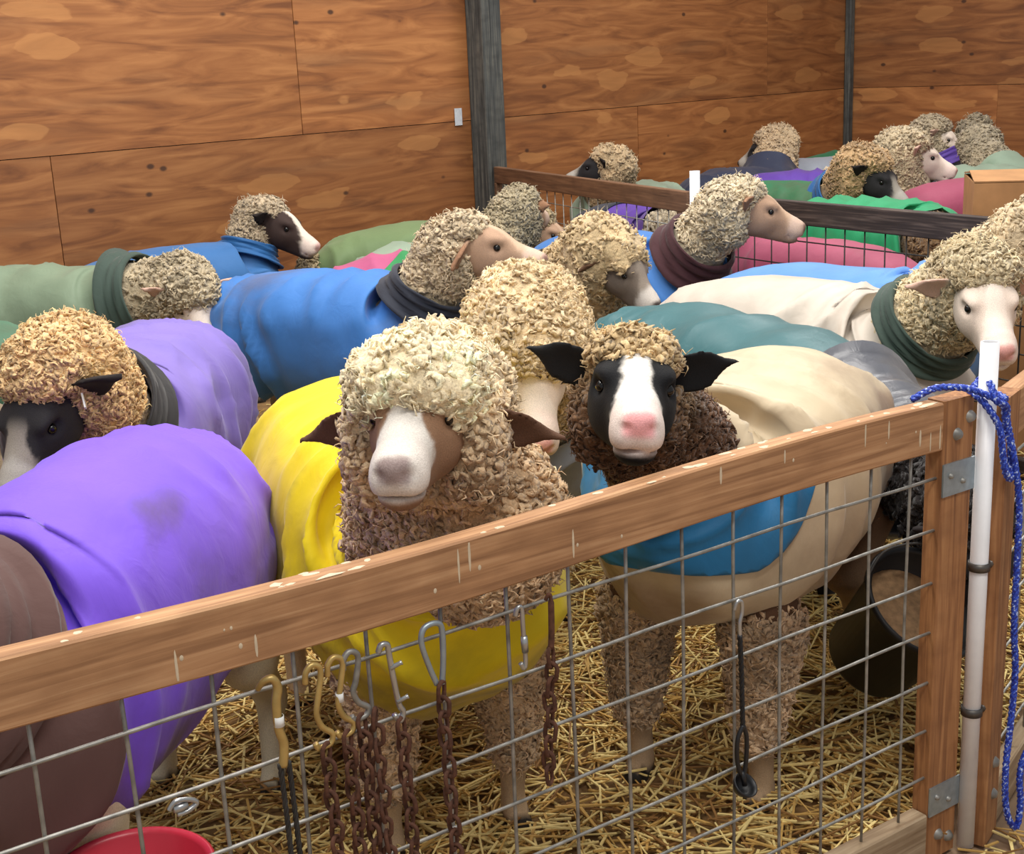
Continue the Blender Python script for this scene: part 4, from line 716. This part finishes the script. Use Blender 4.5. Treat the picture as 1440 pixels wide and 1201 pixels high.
# cardboard box beyond the divider
bx = empty('cardboard_box', (1.98, 5.0, 0), math.radians(-14)); tag(bx, 'tall brown cardboard box with open flaps beyond the dark divider rail', 'box')
for lo, hi in (((-.23, -.2, 0), (.23, -.194, 1.06)), ((-.23, .194, 0), (.23, .2, 1.06)), ((-.23, -.194, 0), (-.224, .194, 1.06)), ((.224, -.194, 0), (.23, .194, 1.06))): obj('box_side', mesh_np('side', *box_np(lo, hi), smooth=False), M_card, bx)
for lo, hi, r in (((-.23, 0, 0), (.23, .2, .005), (.12, 0, 0)), ((-.23, -.2, 0), (.23, 0, .005), (-.1, 0, 0))):
    o = obj('flap', mesh_np('flap', *box_np(lo, hi), smooth=False), M_card, bx); o.location = (0, -.2 if hi[1] > .1 else .2, 1.062); o.rotation_euler = r

# ------------------------------------------------------------------ straw
def infence(P, d=.05): return (P[:, :2]-FA[:2])@FNn[:2] > d
gd = np.array([math.cos(ga_), math.sin(ga_)]); gn = np.array([-gd[1], gd[0]])
pts = rng.uniform([-2.6, 1.0], [3.2, 6.5], (70000, 2)); pen = infence(pts) & ((pts-W0)@WN > .15) & ((pts-G0[:2])@gn > .045)
near = rng.random(len(pts)) < np.clip(1.5-.45*np.linalg.norm(pts-np.array([.5, 2.3]), axis=1), .06, 1)
pts = pts[pen & near][:24000]
ex = rng.normal(size=(160, 2))*[.16, .12]+(G0[:2]+np.array([-.02, -.10])); ex = ex[((ex-G0[:2])@gn < -.05) | ~infence(ex, -.05)]; pts = np.vstack([pts, ex]); n = len(pts)
nin = n-len(ex); h = .012+.035*(noise(np.c_[pts*3.2, np.zeros(n)])*.5+.5)+rng.random(n)*.03; h[nin:] = .004+rng.random(n-nin)*.006
ya = rng.random(n)*2*math.pi; ti = rng.normal(size=n)*.16; ti[nin:] *= .1; ln = rng.uniform(.05, .17, n); ln[nin:] *= .6; wd = rng.uniform(.0014, .0030, n)
dr = np.stack([np.cos(ya)*np.cos(ti), np.sin(ya)*np.cos(ti), np.sin(ti)], -1); sd_ = np.stack([-np.sin(ya), np.cos(ya), 0*ya], -1); up = np.cross(dr, sd_); ce = np.c_[pts, h+np.abs(np.sin(ti))*ln*.35]; V = []
for a in (-.5, .5):
    for su, sv in ((-1, -1), (1, -1), (1, 1), (-1, 1)): V.append(ce+dr*(ln*a)[:, None]+sd_*(wd*su)[:, None]+up*(wd*.6*sv)[:, None])
V = np.stack(V, 1).reshape(-1, 3); one = np.array([[0, 1, 5, 4], [1, 2, 6, 5], [2, 3, 7, 6], [3, 0, 4, 7], [3, 2, 1, 0], [4, 5, 6, 7]]); Q = (np.arange(n)[:, None, None]*8+one).reshape(-1, 4)
cA, cB, cC = np.array(lin((240, 216, 146))), np.array(lin((206, 166, 96))), np.array(lin((146, 108, 64))); r_ = rng.random(n)[:, None]; cl = np.where(r_ < .5, cA, np.where(r_ < .82, cB, cC))*rng.uniform(.85, 1.12, (n, 1))
st = obj('straw', mesh_np('straw', V, Q, smooth=False, col=np.repeat(cl, 8, 0)), M_straw); tag(st, 'loose golden straw bedding scattered over the pen floor', 'straw', kind='stuff')
# trodden bedding under the loose straw
gx, gy = np.meshgrid(np.linspace(-4.5, 6, 150), np.linspace(.6, 12.5, 150), indexing='ij'); P = np.stack([gx, gy], -1).reshape(-1, 2)
z = .010+.022*(fbm(np.c_[P*1.8, np.zeros(len(P))], 2)*.5+.5); ins_ = infence(P, .06) & ((P-G0[:2])@gn > .06) & ((P-W0)@WN > .03) & ((P-wc)@(-WD) > .03)
z = np.where(ins_, z, -.03); i, j = np.meshgrid(np.arange(149), np.arange(149), indexing='ij'); a = i*150+j; Q = np.stack([a, a+150, a+151, a+1], -1).reshape(-1, 4); Q = Q[ins_[Q].any(1)]
us, inv = np.unique(Q, return_inverse=True); o = obj('straw_bedding', mesh_np('bedding', np.c_[P, z][us], inv.reshape(-1, 4)), M_ground); tag(o, 'trodden brown bedding under the straw', 'bedding', kind='stuff')
